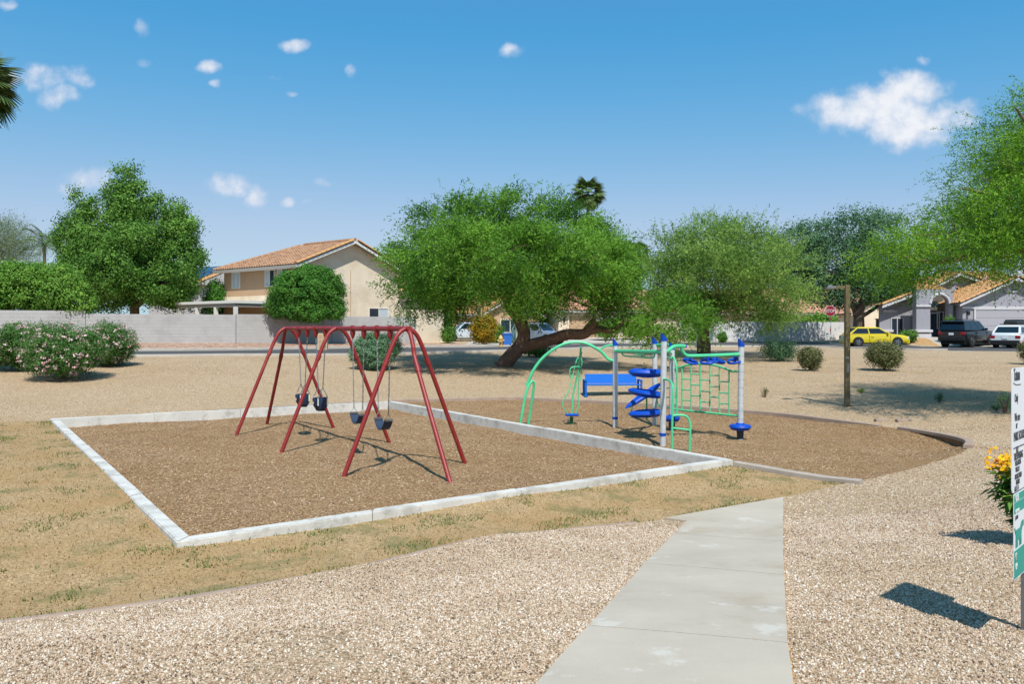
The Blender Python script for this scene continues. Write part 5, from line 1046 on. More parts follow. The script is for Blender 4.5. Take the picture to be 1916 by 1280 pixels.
MB().bbox((-.26,-.16,-.05),(.26,.16,hh), .015).build('cabinet', mat('tan_cabinet', '#bfa884', .7), MBx)
for i in range(2):
    for j in range(3): MB().box((-.2+i*.22,-.166,.12+j*.26),(-.02+i*.22,-.1605,.32+j*.26)).build('vent_plate', MATS['tan_stucco'], MBx)
# ------------------------------------------------------------------ cars
M_tyre = mat('tyre_rubber', '#191919', .85); M_rim = mat('alloy_rim', '#9a9c9e', .3, .9); M_cglass = mat('car_glass', '#10161c', .05, spec=1.0); M_black = mat('black_trim', '#141414', .6)
M_tail = mat('tail_lamp_red', '#8e1218', .2); M_head = mat('head_lamp', '#c9cfd2', .15); M_plate = mat('licence_plate', '#d7d9da', .5)
def car(name, label, loc, rz, paint, L, Wd, Hh, belt, hood, nose_z, cab, roofx, wr=.33, wb=None, plastic=False, tailflat=True, kind='car', clear=.2, box=False, rack=False):
    """x forward. cab=(x_rear_base,x_front_base), roofx=(rear,front) at roof height"""
    o = thing(name, label, kind, loc, rz); hw = Wd/2; wb = wb or L*.61; fx = L/2; rx = -L/2
    xs = [rx, rx+.06, rx+.25, cab[0], 0, cab[1], cab[1]+.15, fx-.45, fx-.12, fx-.02, fx]
    def top(x):
        if x <= cab[1]: return belt if x > rx+.2 else lerp(belt-.1, belt, (x-rx)/.2)
        t = (x-cab[1])/(fx-cab[1]); return lerp(hood, nose_z, t**2.2)
    def wid(x):
        t = abs(x)/fx; return hw*(1-.12*max(0, (t-.72)/.28)**2)
    def low(x): return clear+(.12 if abs(x) > fx-.1 else 0)
    vs = []; 
    for x in xs:
        w, zt_, zl = wid(x), top(x), low(x); mid = zl+(zt_-zl)*.55
        ring = [(w*.86, zl), (w*.97, zl+.08), (w, mid-.08), (w*.985, mid+.06), (w*.955, zt_-.05), (w*.88, zt_), (0, zt_+.02)]
        for y_, z_ in ring: vs.append((x, y_, z_))
        for y_, z_ in ring[-2::-1]: vs.append((x, -y_, z_))
    n = 13; fs = []
    for i in range(len(xs)-1):
        for j in range(n): fs.append((i*n+j, i*n+(j+1)%n, (i+1)*n+(j+1)%n, (i+1)*n+j))
    fs += [tuple(range(n)), tuple((len(xs)-1)*n+j for j in range(n-1, -1, -1))]
    MB().add(vs, fs).build('body', paint, o, True)
    # cabin
    bw = hw*.9; rw = hw*.74; r0_, r1_ = roofx
    c8 = [(cab[0],-bw,belt),(cab[1],-bw,belt),(cab[1],bw,belt),(cab[0],bw,belt),(r0_,-rw,Hh-.05),(r1_,-rw,Hh-.05),(r1_,rw,Hh-.05),(r0_,rw,Hh-.05)]
    mb = MB().add(c8, [(0,1,5,4),(1,2,6,5),(2,3,7,6),(3,0,4,7)])
    mb.add([(r0_,-rw,Hh-.05),(r1_,-rw,Hh-.05),(r1_,rw,Hh-.05),(r0_,rw,Hh-.05),(r0_+.12,-rw*.85,Hh),(r1_-.2,-rw*.85,Hh),(r1_-.2,rw*.85,Hh),(r0_+.12,rw*.85,Hh)], [(4,5,6,7),(0,1,5,4),(1,2,6,5),(2,3,7,6),(3,0,4,7)])
    mb.build('cabin', paint, o)
    def pane(name, p00, p10, p11, p01, a0, a1, b0, b1, mtl=M_cglass, off=.008, par=o):
        p00, p10, p11, p01 = map(Vector, (p00, p10, p11, p01)); f = lambda s, t: p00.lerp(p10, s).lerp(p01.lerp(p11, s), t); nr = (p10-p00).cross(p01-p00).normalized()
        cc = f(.5, .5)
        if nr.dot(cc-Vector((0,0,belt-.3))) < 0: nr = -nr
        q = [f(a0,b0), f(a1,b0), f(a1,b1), f(a0,b1)]
        return MB().add([x+nr*off for x in q]+[x-nr*.01 for x in q], [(0,1,2,3),(7,6,5,4),(0,4,5,1),(1,5,6,2),(2,6,7,3),(3,7,4,0)]).build(name, mtl, par)
    pane('windscreen', c8[1], c8[2], c8[6], c8[5], .05, .95, .06, .92); pane('rear_window', c8[3], c8[0], c8[4], c8[7], .07, .93, .12, .9)
    for sgn, (q0, q1, q5, q4) in ((-1, (c8[0], c8[1], c8[5], c8[4])), (1, (c8[3], c8[2], c8[6], c8[7]))):
        cuts = (.06, .47, .5, .93) if not kind == 'suv' else (.04, .3, .325, .62)
        pane('side_window', q0, q1, q5, q4, cuts[0], cuts[1], .08, .88); pane('side_window', q0, q1, q5, q4, cuts[2], cuts[3], .08, .88)
        if kind == 'suv': pane('side_window', q0, q1, q5, q4, .645, .95, .08, .88)
        # door lines, mirror, handles
        for xx in (cab[0]+(cab[1]-cab[0])*.48, cab[1]-.12): MB().box((xx-.006,sgn*hw*.99-.012,clear+.15),(xx+.006,sgn*hw*.99+.012,belt-.06)).build('door_seam', M_black, o)
        MB().bbox((cab[1]-.35,sgn*(hw+.02)-.09,belt+.0),(cab[1]-.22,sgn*(hw+.02)+.09,belt+.15), .03).build('mirror', paint, o)
        MB().bbox((cab[0]+(cab[1]-cab[0])*.5+.06,sgn*hw-.03,belt-.2),(cab[0]+(cab[1]-cab[0])*.5+.24,sgn*hw+.03,belt-.16), .01).build('door_handle', paint, o)
        for wx in (wb/2, -wb/2):
            M = Matrix.Translation((wx, sgn*(hw-.0), wr)) @ Matrix.Rotation(R(-90*sgn), 4, 'X')
            MB().lathe([(wr*1.17,-.2),(wr*1.17,.004)], 26, M=M).build('wheel_arch', M_black, o)
            w_ = MB().lathe([(wr*.72,-.19),(wr*.96,-.18),(wr,-.15),(wr,-.0),(wr*.95,.03),(wr*.66,.035)], 26, M=M).build('wheel', M_tyre, o, True)
            rim = MB(); rim.lathe([(wr*.655,.02),(wr*.63,.04),(wr*.58,.034)], 24, M=M)
            for k in range(5):
                a_ = k*2*math.pi/5; ca, sa = math.cos(a_), math.sin(a_)
                rim.add([M @ Vector(p_) for p_ in ((-sa*.05+ca*.03, ca*.05+sa*.03, .055), (sa*.05+ca*.03, -ca*.05+sa*.03, .055), (ca*wr*.6+sa*.03, sa*wr*.6-ca*.03, .045), (ca*wr*.6-sa*.03, sa*wr*.6+ca*.03, .045))], [(0,1,2,3)])
            rim.build('rim', M_rim, w_)
    for sgn in (-1, 1):
        MB().bbox((fx-.18,sgn*hw*.72-.17,nose_z-.16),(fx-.01,sgn*hw*.72+.17,nose_z-.02), .03).build('headlight', M_head, o)
        MB().bbox((rx-.012,sgn*hw*.78-.14,belt-.32),(rx+.15,sgn*hw*.78+.14,belt-.12), .02).build('tail_light', M_tail, o)
    MB().bbox((fx-.08,-hw*.45,nose_z-.15),(fx+.006,hw*.45,nose_z-.05), .01).build('grille', M_black, o)
    bm_ = M_black if plastic else paint
    MB().bbox((fx-.25,-hw*.88,clear+.0),(fx+.04,hw*.88,clear+.28), .05).build('front_bumper', bm_, o); MB().bbox((rx-.06,-hw*.92,clear+.02),(rx+.2,hw*.92,clear+.32), .05).build('rear_bumper', bm_, o)
    MB().box((rx-.03,-.16,belt-.34),(rx-.008,.16,belt-.18)).build('licence_plate', M_plate, o)
    MB().box((rx+.3,-hw*.8,.16),(fx-.3,hw*.8,clear+.03)).build('underbody', M_black, o)
    if rack:
        for sgn in (-1, 1): MB().tube([(r0_+.2,sgn*rw*.85,Hh+.06),(r1_-.3,sgn*rw*.85,Hh+.06)], .02, 6).build('roof_rail', M_black, o)
        for xx in (r0_+.45, r1_-.6): MB().tube([(xx,-rw*.9,Hh+.07),(xx,rw*.9,Hh+.07)], .025, 6).build('crossbar', M_black, o)
    return o
def gp(v, m=None):
    mm = bpy.data.materials.new(v[0]); mm.use_nodes = True; b = mm.node_tree.nodes['Principled BSDF']; b.inputs['Base Color'].default_value = c(v[1]); b.inputs['Roughness'].default_value = .3; b.inputs['Coat Weight'].default_value = .6; b.inputs['Coat Roughness'].default_value = .05; b.inputs['Metallic'].default_value = v[2]; return mm
PY = gp(('yellow_car_paint', '#c9b51c', 0)); PB = gp(('black_car_paint', '#15181c', .2)); PW = gp(('white_car_paint', '#cfd2d3', 0)); PS = gp(('silver_blue_car_paint', '#9aa6b6', .5)); PN = gp(('two_tone_car_paint', '#c3cad0', .1))
def cpos(px, Y, z=None): q = on(PXX(px, Y), Y); return Vector((q.x, q.y, q.z if z is None else z))
car('hatchback', 'yellow two door hatchback parked on the street', cpos(1635, 56), R(-6), PY, 4.25, 1.7, 1.36, .86, .86, .68, (-1.95, .95), (-1.35, .15), wr=.31, wb=2.62)
bt = car('pickup_suv', 'black off road SUV parked tail out on the driveway', cpos(1810, 56), R(36), PB, 4.75, 1.92, 1.82, 1.15, 1.14, 1.0, (-2.3, .95), (-2.1, .2), wr=.4, wb=2.8, plastic=True, kind='suv', clear=.38, rack=True)
bt['category'] = 'suv'
MB().bbox((-2.44,-.8,1.72),(-2.05,.8,1.78), .02).build('rear_spoiler', PB, bt)
ww = car('wagon', 'white wagon with a black roof box on the driveway', cpos(1902, 53.5), R(42), PW, 4.8, 1.86, 1.5, .95, .95, .78, (-2.2, 1.0), (-1.65, .2), wr=.34, wb=2.7, plastic=True, rack=True)
rb = thing('roof_box', 'long black roof box on the white wagon', 'roof box', ww.location+Vector((0,0,1.6)), R(42)); MB().add([(-1.3,-.4,0),(.8,-.4,0),(.8,.4,0),(-1.3,.4,0),(-1.2,-.32,.28),(.35,-.32,.3),(.35,.32,.3),(-1.2,.32,.28),(-1.36,-.36,.14),(-1.36,.36,.14)], [(0,3,2,1),(4,5,6,7),(0,1,5,4),(1,2,6,5),(2,3,7,6),(0,4,8),(3,9,7),(4,7,9,8),(0,8,9,3)]).build('box_shell', M_black, rb, True)
MB().box((-1.37,-.41,.11),(.82,.41,.125)).build('box_seam', M_rim, rb)
car('compact_suv', 'silver blue SUV parked behind the mesquite trunk', cpos(1008, 62), R(-38), PS, 4.4, 1.82, 1.66, 1.02, 1.02, .86, (-2.1, 1.0), (-1.85, .35), wr=.36, wb=2.65, plastic=False, kind='suv', clear=.25, rack=True)['category'] = 'suv'
wc = car('hatchback', 'white blue car with raised tailgate beside the tan house', cpos(872, 68), R(195), PN, 4.4, 1.8, 1.6, .98, .98, .8, (-2.1, 1.0), (-1.85, .35), wr=.34, clear=.22)
# ------------------------------------------------------------------ swing set
M_redp = mat('red_swing_paint', '#85211f', .48, var=.1, vscale=3, bump=.05, bscale=200)
add_stain(M_redp, '#a05048', 2.5, .55, .5)
M_chain = mat('chain_steel', '#9b9d9c', .35, .9); M_seat_b = mat('dark_blue_rubber', '#1d3048', .6); M_seat_k = mat('black_rubber', '#14161a', .7)
nr = Vector((-1.80, 13.58, 0)); fr_ = Vector((-5.29, 18.56, 0)); ax_ = (fr_-nr); SL = ax_.length; ax_.normalize(); rzs = math.atan2(ax_.y, ax_.x)
sw = thing('swing_set', 'red tubular swing frame with two bays standing in the chips', 'swing set', nr, rzs); ZB = 2.42; pr_ = .039
MB().tube([(-.1,0,ZB),(SL+.1,0,ZB)], .047, 14).build('top_beam', M_redp, sw, True)
for i, xx in enumerate((0, SL/2, SL)):
    pts_ = [(xx, 1.19, -.08), (xx, .62, 1.32), (xx, .40, 1.86), (xx, .27, 2.16), (xx, .16, 2.34), (xx, .0, 2.425), (xx, -.16, 2.34), (xx, -.27, 2.16), (xx, -.40, 1.86), (xx, -.62, 1.32), (xx, -1.19, -.08)]
    lg = MB().tube(catmull(pts_, 5), pr_, 12).build('arch_leg', M_redp, sw, True)
    for sg in (-1, 1): MB().tube([(xx, sg*.42, 1.80), (xx, sg*.385, 1.885)], pr_*1.22, 12).build('sleeve', M_redp, lg, True)
for xx, sg in ((0, -1), (SL, 1)):
    pts_ = [(xx+sg*.02, 0, 2.40), (xx+sg*.12, 0, 2.33), (xx+sg*.22, 0, 2.12), (xx+sg*.38, 0, 1.75), (xx+sg*1.5, 0, -.08)]
    lg = MB().tube(catmull(pts_, 6), pr_, 12).build('end_leg', M_redp, sw, True)
    MB().tube([(xx+sg*.36, 0, 1.80), (xx+sg*.41, 0, 1.70)], pr_*1.22, 12).build('sleeve', M_redp, lg, True)
hang = []
for bay in (0, 1):
    for c0 in ((.2, .41), (.62, .83)):
        pass
pxs = [(703,727),(657,680),(590,609),(558.5,574)]
for sidx, (pa, pb_) in enumerate(((.245,.455),(.64,.84))): pass
def hx(px):  # position along the beam seen at a pixel column
    best = min(((abs(CX+F*(nr.x+ax_.x*t)/(nr.y+ax_.y*t)-px), t) for t in [i*.005 for i in range(-40, 1400)])); return best[1]
def chain(mb, a, b, pitch=.05, r=.006):
    a, b = Vector(a), Vector(b); n = max(1, int((b-a).length/pitch)); d = (b-a)/n; t = d.normalized(); s1 = t.orthogonal().normalized(); s2 = t.cross(s1)
    for i in range(n):
        s = s1 if i%2 else s2; cc = a+d*(i+.5); hl = pitch*.66; w = pitch*.2
        pts_ = [cc-t*hl*.6-s*w*.9, cc-t*hl, cc-t*hl*.6+s*w*.9, cc+t*hl*.6+s*w*.9, cc+t*hl, cc+t*hl*.6-s*w*.9]
        mb.tube(pts_+[pts_[0]], r, 4, False)
def rel(px, py):
    t = hx(px); Y = nr.y+ax_.y*t; return t, EYE-(py-HY)/F*Y
sws = [((737,706),'belt','blue black belt swing nearest the viewer'), ((681,658),'belt','blue black belt swing second from the near end'), ((609,591),'bucket','dark bucket swing nearer the middle frame'), ((574,559),'bucket','dark bucket swing at the far left bay end')]
pxh = [(730,705),(681,660),(609,591),(575,559)]
for (pn, pf), (_, kind, lb) in zip(pxh, sws):
    t0, t1 = hx(pn), hx(pf); m_ = (t0+t1)/2; 
    base = nr+ax_*m_+Vector((0,0,ZB)); o = thing('swing', lb, 'swing', base, rzs, 'swings hanging from the red frame'); hw = (t1-t0)/2
    Ym_ = (nr+ax_*m_).y
    for sg in (-1, 1):
        hg = MB().lathe([(.062,-.035),(.062,.035)], 14, (0,0,0), Matrix.Rotation(R(90), 4, 'Y') ).add([], []).build('beam_clamp', M_redp, o, True); hg.location = (sg*hw, 0, 0)
        q = MB().lathe([(.014,-.2),(.03,-.17),(.052,-.1),(.05,-.05)], 10).build('swing_hanger', M_redp, o, True); q.location = (sg*hw, 0, 0)
    if kind == 'belt':
        zs = -(ZB-.76); sw_ = .2; cs = sw_+.0
        for sg in (-1, 1):
            mb = MB(); chain(mb, (sg*hw,0,-.2), (sg*cs,0,zs+.12)); mb.tube([(sg*cs,0,zs+.13),(sg*cs,-.07,zs+.02),(sg*cs,.07,zs+.02),(sg*cs,0,zs+.13)], .006, 5, False); mb.build('chain', M_chain, o)
        mb = MB(); vs = []; n = 12
        for i in range(n+1):
            a_ = -1+2*i/n; x = a_*(sw_+.015); z = zs+.03-.19*(1-abs(a_)**2.2)
            for yy, dz in ((-.085,0),(.085,0),(.085,-.014),(-.085,-.014)): vs.append((x, yy, z+dz))
        mb.add(vs, [(i*4+j, i*4+(j+1)%4, (i+1)*4+(j+1)%4, (i+1)*4+j) for i in range(n) for j in range(4)]+[(3,2,1,0), tuple(n*4+j for j in range(4))]); mb.build('seat', M_seat_b, o)
        for sg in (-1, 1): MB().box((sg*(sw_+.004)-.02,-.075,zs+.0),(sg*(sw_+.004)+.02,.075,zs+.034)).build('seat_clip', M_chain, o)
    else:
        zs = -(ZB-.95)
        for sg in (-1, 1):
            mb = MB(); chain(mb, (sg*hw,0,-.2), (sg*.13,0,zs+.22))
            for yy in (-.13, .13): chain(mb, (sg*.13,0,zs+.22), (sg*.13,yy*.8,zs+.0))
            mb.build('chain', M_chain, o)
        mb = MB(); n = 20; prof = [(1.0,0),(1.0,-.09),(.93,-.16),(.75,-.24),(.7,-.235),(.88,-.155),(.94,-.09),(.94,0)]
        vs = []
        for s_i in range(n):
            a_ = 2*math.pi*s_i/n
            for rr, zq in prof: vs.append((.15*rr*math.cos(a_), .14*rr*math.sin(a_), zs+zq))
        k = len(prof); mb.add(vs, [(i*k+j, ((i+1)%n)*k+j, ((i+1)%n)*k+(j+1)%k, i*k+(j+1)%k) for i in range(n) for j in range(k)]); mb.build('seat_shell', M_seat_b, o, True)
        for sg in (-1, 1): MB().tube([(.06*sg-.0,-.12,zs-.14),(.06*sg,-.05,zs-.26),(.06*sg,.05,zs-.26),(.06*sg,.12,zs-.14)], .03, 8).build('leg_strap', M_seat_k, o)
        for (x_, y_) in ((.115,-.1),(-.115,-.1),(.115,.1),(-.115,.1)): MB().tube([(x_,y_,zs+.01),(x_,y_,zs-.16)], .012, 6).build('corner_strap', M_signw, o)
        MB().bbox((-.07,.13,zs-.08),(.07,.155,zs+.0), .01).build('seat_tag', M_seat_b, o)
# ------------------------------------------------------------------ play structure
M_gal = mat('galvanised_post', '#c6c9ca', .36, .25, var=.14, vscale=9, bump=.03, bscale=50)
M_grn = mat('green_tube_paint', '#4fc088', .42, var=.1, vscale=4); M_blu = mat('blue_plastic', '#0745ac', .45, spec=.3, var=.06, vscale=6); M_pur = mat('purple_cap', '#5b4ba0', .5); M_dk = mat('dark_steel', '#37414c', .6, .4)
O = Vector((3.0, 17.5, 0)); ps = thing('play_structure', 'green and blue climbing frame on five galvanised posts', 'climbing frame', O)
def L3(v): return Vector(v)-O
def gt_(name, pts, r=.019, sub=5, m=None, parent=None, n=8):
    r *= 1.3
    return MB().tube(catmull([L3(p) for p in pts], sub) if len(pts) > 2 else [L3(p) for p in pts], r, n).build(name, m or M_grn, parent or ps, True)
posts = {1: (1151,800,633), 2: (1225,795,630), 3: (1240,834,622), 4: (1257,807,640), 5: (1385,823,633)}
PP = {}
for k, (px, yb, yt) in posts.items():
    b = G(px, yb, True); z1 = P(px, yt, b.y).z; PP[k] = (b, z1); q = L3(b); lean = Vector((.012, 0, 1)) if k in (3, 5) else Vector((.003, 0, 1))
    zc = z1-.16
    po = MB().tube([q+lean*(-.15), q+lean*zc], .0635, 16).build('post', M_gal, ps, True)
    cp = MB(); top_ = q+lean*zc; n = 16
    vs = [top_+Vector((.071*math.cos(a_), .071*math.sin(a_), -.02)) for a_ in [i*2*math.pi/n for i in range(n)]]+[top_+Vector((.071*math.cos(a_), .071*math.sin(a_), .09-.075*math.cos(a_)*1.0)) for a_ in [i*2*math.pi/n for i in range(n)]]
    cp.add(vs, [(i, (i+1)%n, n+(i+1)%n, n+i) for i in range(n)]+[tuple(range(n, 2*n)), tuple(range(n-1, -1, -1))]); cp.build('post_cap', M_blu, po)
    if k in (1, 2, 3): MB().lathe([(.07,0),(.07,.06)], 16, q+Vector((0,0,.2))).build('post_ring', M_blu, po)
    for j in range(9): MB().lathe([(.0645,0),(.0645,.006)], 14, q+lean*(.45+j*.17)).build('post_groove', M_dk, po) if k == 5 else None
def A(k, py, dx=0): b = PP[k][0]; return Vector((b.x+dx, b.y, P(0, py, b.y).z))
Y1, Y3, Y4_, Y5, Y2_ = (PP[k][0].y for k in (1, 3, 4, 5, 2))
# arch climber
Ya = 19.3
gt_('arch', [P(985,723,Ya), P(1000,690,Ya), P(1022,664,Ya), P(1055,644,Ya), P(1090,641,Ya), P(1122,656,Ya), P(1138,672,Ya), P(1151,676,Y1)], .028)
gt_('arch_foot', [P(971,808,Ya-.1), P(974,790,Ya-.1), P(984,738,Ya-.05), P(993,716,Ya), P(999,718,Ya+.05), P(996,745,Ya+.1), P(990,785,Ya+.15), P(987,806,Ya+.15)], .024)
gt_('brace', [P(1123,655,Ya), P(1130,649,Ya), P(1142,646,Ya), P(1152,646,Y1)], .018)
# whirl seat
Bw = G(1068, 796, True); wsz = thing('spinning_seat', 'green tube spinner with a small blue seat beneath the arch', 'spinner', Bw); bo = Bw
def SW(px, py, dy=0): return P(px, py, Bw.y+dy)-bo
MB().tube([Vector((0,0,-.1)), SW(1072,740), SW(1083,690), SW(1087,650,-.3)], .024, 10).build('pole', M_grn, wsz, True)
MB().tube([Vector((0,0,-.12)), Vector((.02,0,.2))], .045, 12).build('base_post', mat('dark_green_steel', '#1d6b3a', .5), wsz, True)
MB().lathe([(.03,-.03),(.17,-.012),(.185,.01),(.15,.03),(.04,.035)], 20, SW(1070,777)).build('seat_disc', M_blu, wsz, True)
for ln2 in ([(1063,776,-.05),(1054,762,-.1),(1054,750,-.1),(1064,732,-.1),(1071,705,-.05),(1079,674,0),(1084,670,0)], [(1076,776,.1),(1083,758,.1),(1082,735,.1),(1084,700,.05),(1089,680,0),(1087,670,0)],
            [(1068,708,-.1),(1066,700,-.12),(1069,688,-.12),(1085,687,-.05),(1088,697,.05),(1086,712,.05)]):
    MB().tube(catmull([SW(*q) for q in ln2], 4), .014, 8).build('hand_rail', M_grn, wsz, True)
MB().tube([SW(1086,668,0), SW(1087,658,0)], .03, 10).build('swivel', M_dk, wsz)
# overhead beam P1-P3
gt_('overhead_beam', [A(1,657), A(3,659)], .034)
b0_, b1_ = A(1,657), A(3,659)
def along(t, dz=0, dx=0): return b0_.lerp(b1_, t)+Vector((dx, 0, dz))
gt_('grab_rail', [along(.18), along(.2,-.1), along(.5,-.12,.0), along(.82,-.12), along(.84,0)], .014, 4); gt_('grab_rail', [along(.34,0,.12), along(.37,-.07,.12), along(.55,-.07,.12), along(.58,0,.12)], .014, 4)
gt_('overhead_beam', [A(2,646), A(2,645)+Vector((.25,-.4,.02)), A(4,655)], .022)
gt_('brace', [A(3,648), A(3,650)+Vector((.12,.8,-.03)), A(4,662)], .018); gt_('brace', [A(3,652)+Vector((.0,.1,0)), A(3,665)+Vector((.12,.9,0)), A(4,672)], .016)
# wave beam P3 - P5
gt_('wave_beam', [A(3,660), P(1250,656,Y3+.1), P(1260,649,Y3+.2), P(1272,647.5,Y3+.3), P(1281,648,Y3+.35)], .03)
MB().lathe([(.035,0),(.035,.05),(.02,.06)], 12, L3(P(1280,648,Y3+.35)), Matrix.Rotation(R(90), 4, 'Y')).build('end_cap', M_pur, ps)
gt_('wheel_beam', [P(1275,650,Y3+.33), P(1277,658,Y3+.36), P(1284,665,Y3+.4), P(1296,666,Y3+.45), P(1340,665,(Y3+Y5)/2+.2), A(5,663)], .03)
for i, (px, py, dz) in enumerate(((1294,676,.1),(1322,675,.5),(1345,675,.3),(1372,674,.6))):
    cw_ = P(px, py+1, Y3+.45+.2*i)+Vector((0, (-.12 if i%2 else .12), 0)); tilt = Matrix.Rotation(R((12,-8,10,-14)[i]), 4, 'Y') @ Matrix.Rotation(R(14), 4, 'X')
    mb = MB(); ring = [L3(cw_)+(tilt @ Vector((  .15*math.cos(a_), .15*math.sin(a_), 0))) for a_ in [k*2*math.pi/18 for k in range(18)]]; mb.tube(ring+[ring[0]], .026, 8, False)
    for k in range(3): a_ = k*2.09; mb.tube([L3(cw_), L3(cw_)+(tilt @ Vector((.12*math.cos(a_), .12*math.sin(a_), 0)))], .014, 6)
    mb.tube([L3(cw_)-Vector((0,0,.03)), L3(cw_)+Vector((0,0,.1))], .025, 10); mb.build('hand_wheel', M_blu, ps, True)
# climbing panel P4-P5
def CP(px, py): t = (px-1260)/(1384-1260); return P(px, py, lerp(Y4_, Y5, t))
gt_('panel_top_rail', [CP(1259,689), CP(1268,689), CP(1277,686), CP(1293,682), CP(1310,681), CP(1328,682), CP(1346,686), CP(1362,692), CP(1370,695), CP(1384,695)], .018)
gt_('panel_bottom_rail', [CP(1259,766), CP(1384,779)], .018)
topy = {1276:686,1293:682,1310:681,1328:682,1346:686,1364:693}; vx = list(topy)
for x_ in vx: gt_('panel_upright', [CP(x_, topy[x_]), CP(x_, 766+(x_-1260)*.105)], .013)
for i in range(5):
    rows_ = {0:(709,729,749),1:(700,720,740),2:(711,732,752),3:(702,723,743),4:(714,735,755)}[i]
    for r_ in rows_: gt_('rung', [CP(vx[i], r_), CP(vx[i+1], r_+1)], .011)
# spiral steps: blue leaf pods
def pod(cpt, rx_, ry_, th, rz_, tilt, name='step'):
    prof = []; n = 24; vs = []; rows_ = [(-1, .2), (-.75, .75), (0, 1.0), (.45, .96), (.8, .78), (.55, .7), (.5, .1)]
    M = Matrix.Translation(L3(cpt)) @ Matrix.Rotation(rz_, 4, 'Z') @ Matrix.Rotation(tilt, 4, 'Y')
    for zz_, s in rows_:
        for k in range(n): a_ = 2*math.pi*k/n; ex = abs(math.cos(a_))**1.0*(1 if math.cos(a_) > 0 else -1); vs.append(M @ Vector((rx_*s*ex, ry_*s*math.sin(a_)*(1-.35*max(0, -math.cos(a_))), th*zz_)))
    fs = [(i*n+j, i*n+(j+1)%n, (i+1)*n+(j+1)%n, (i+1)*n+j) for i in range(len(rows_)-1) for j in range(n)]+[tuple(range(n-1,-1,-1)), tuple((len(rows_)-1)*n+j for j in range(n))]
    return MB().add(vs, fs).build(name, M_blu, ps, True)
ym = 17.2
pod(P(1209,698,ym), .4, .27, .105, R(8), R(2)); pod(P(1208,736,ym), .39, .27, .09, R(-12), R(8)); pod(P(1209,774,ym), .4, .27, .09, R(10), R(-3))
pod(P(1204,741,ym+1.1), .6, .14, .06, R(30), R(-27), 'slanting_step')
# disc seats
def disc(cpt, r, th): return MB().lathe([(r*.3,-th),(r*.8,-th*.75),(r,-.0),(r*.92,th*.5),(r*.4,th*.75),(r*.38,th)], 24, L3(cpt)).build('disc_step', M_blu, ps, True)
b5 = PP[5][0]; b4 = PP[4][0]
disc(Vector((b5.x,b5.y,P(0,799,b5.y).z)), .235, .085); disc(Vector((b4.x,b4.y,P(0,783,b4.y).z)), .19, .09)
for bb in (b5, b4): MB().lathe([(.05,-.1),(.065,.02),(.08,.2)], 14, L3(Vector((bb.x, bb.y, 0)))).build('post_sleeve', M_dk, ps, True)
# hoop and ladder
gt_('hoop', [A(4,668), P(1262,672,Y4_-.2), P(1266,690,Y4_-.3), P(1267,730,Y4_-.3), P(1266,778,Y4_-.3)], .018)
Yl = 15.4
gt_('ladder_rail', [A(3,710), P(1250,711,Y3-.3), P(1257,718,Yl+.1), P(1259,735,Yl), P(1258,780,Yl), P(1257,850,Yl)], .018)
gt_('ladder_rail', [P(1258,778,Yl), P(1272,777,Yl), P(1285,780,Yl), P(1291,793,Yl), P(1291,815,Yl), P(1290,852,Yl)], .018); gt_('rung', [P(1258,801,Yl), P(1291,805,Yl)], .014)
gt_('side_hoop', [P(1228,728,Y2_), P(1245,727,Y2_-.5), P(1264,725,Y4_), P(1265,745,Y4_), P(1262,760,Y4_), P(1240,764,Y2_-.4), P(1231,756,Y2_-.1), P(1229,742,Y2_)], .014)
gt_('side_bar', [P(1229,745,Y2_), P(1264,743,Y4_)], .012)
gt_('step_support', [P(1210,742,ym+1.2), P(1210,786,ym+2.2)], .016); gt_('step_support', [P(1182,757,ym+1.3), P(1182,782,ym+1.3)], .014)
# ------------------------------------------------------------------ bench
M_blb = mat('blue_bench_coating', '#0560b4', .65, spec=.2); B = G(1146, 740); bn = thing('park_bench', 'blue perforated metal bench facing the climbing frame', 'bench', B, R(3)); s2 = B.y/F
hw = .84; 
MB().bbox((-hw,-.22,.42),(hw,.24,.455), .012).build('seat', M_blb, bn)
bk = MB(); bk.add([(-hw+.02,.24,.47),(hw-.02,.24,.47),(hw-.02,.34,.86),(-hw+.02,.34,.86),(-hw+.02,.27,.465),(hw-.02,.27,.465),(hw-.02,.37,.855),(-hw+.02,.37,.855)], [(0,1,2,3),(7,6,5,4),(0,4,5,1),(1,5,6,2),(2,6,7,3),(3,7,4,0)]); bk.build('backrest', M_blb, bn)
for k in range(8): MB().box((-hw+.1+k*.2,.236+.0,.5),(-hw+.108+k*.2,.243,.505)).build('seam', M_blb, bn) if False else None
for sg in (-1, 1):
    x_ = sg*(hw+.03); MB().bbox((x_-.03,-.24,-.03),(x_+.03,-.17,.6), .01).bbox((x_-.03,.22,-.03),(x_+.03,.3,.62), .01).bbox((x_-.035,-.26,.6),(x_+.035,.3,.65), .012).build('armrest', M_blb, bn); MB().bbox((x_-.06,-.28,-.02),(x_+.06,-.14,.012), .004).build('foot', M_blb, bn)
bn.scale = (1, 1, .76)
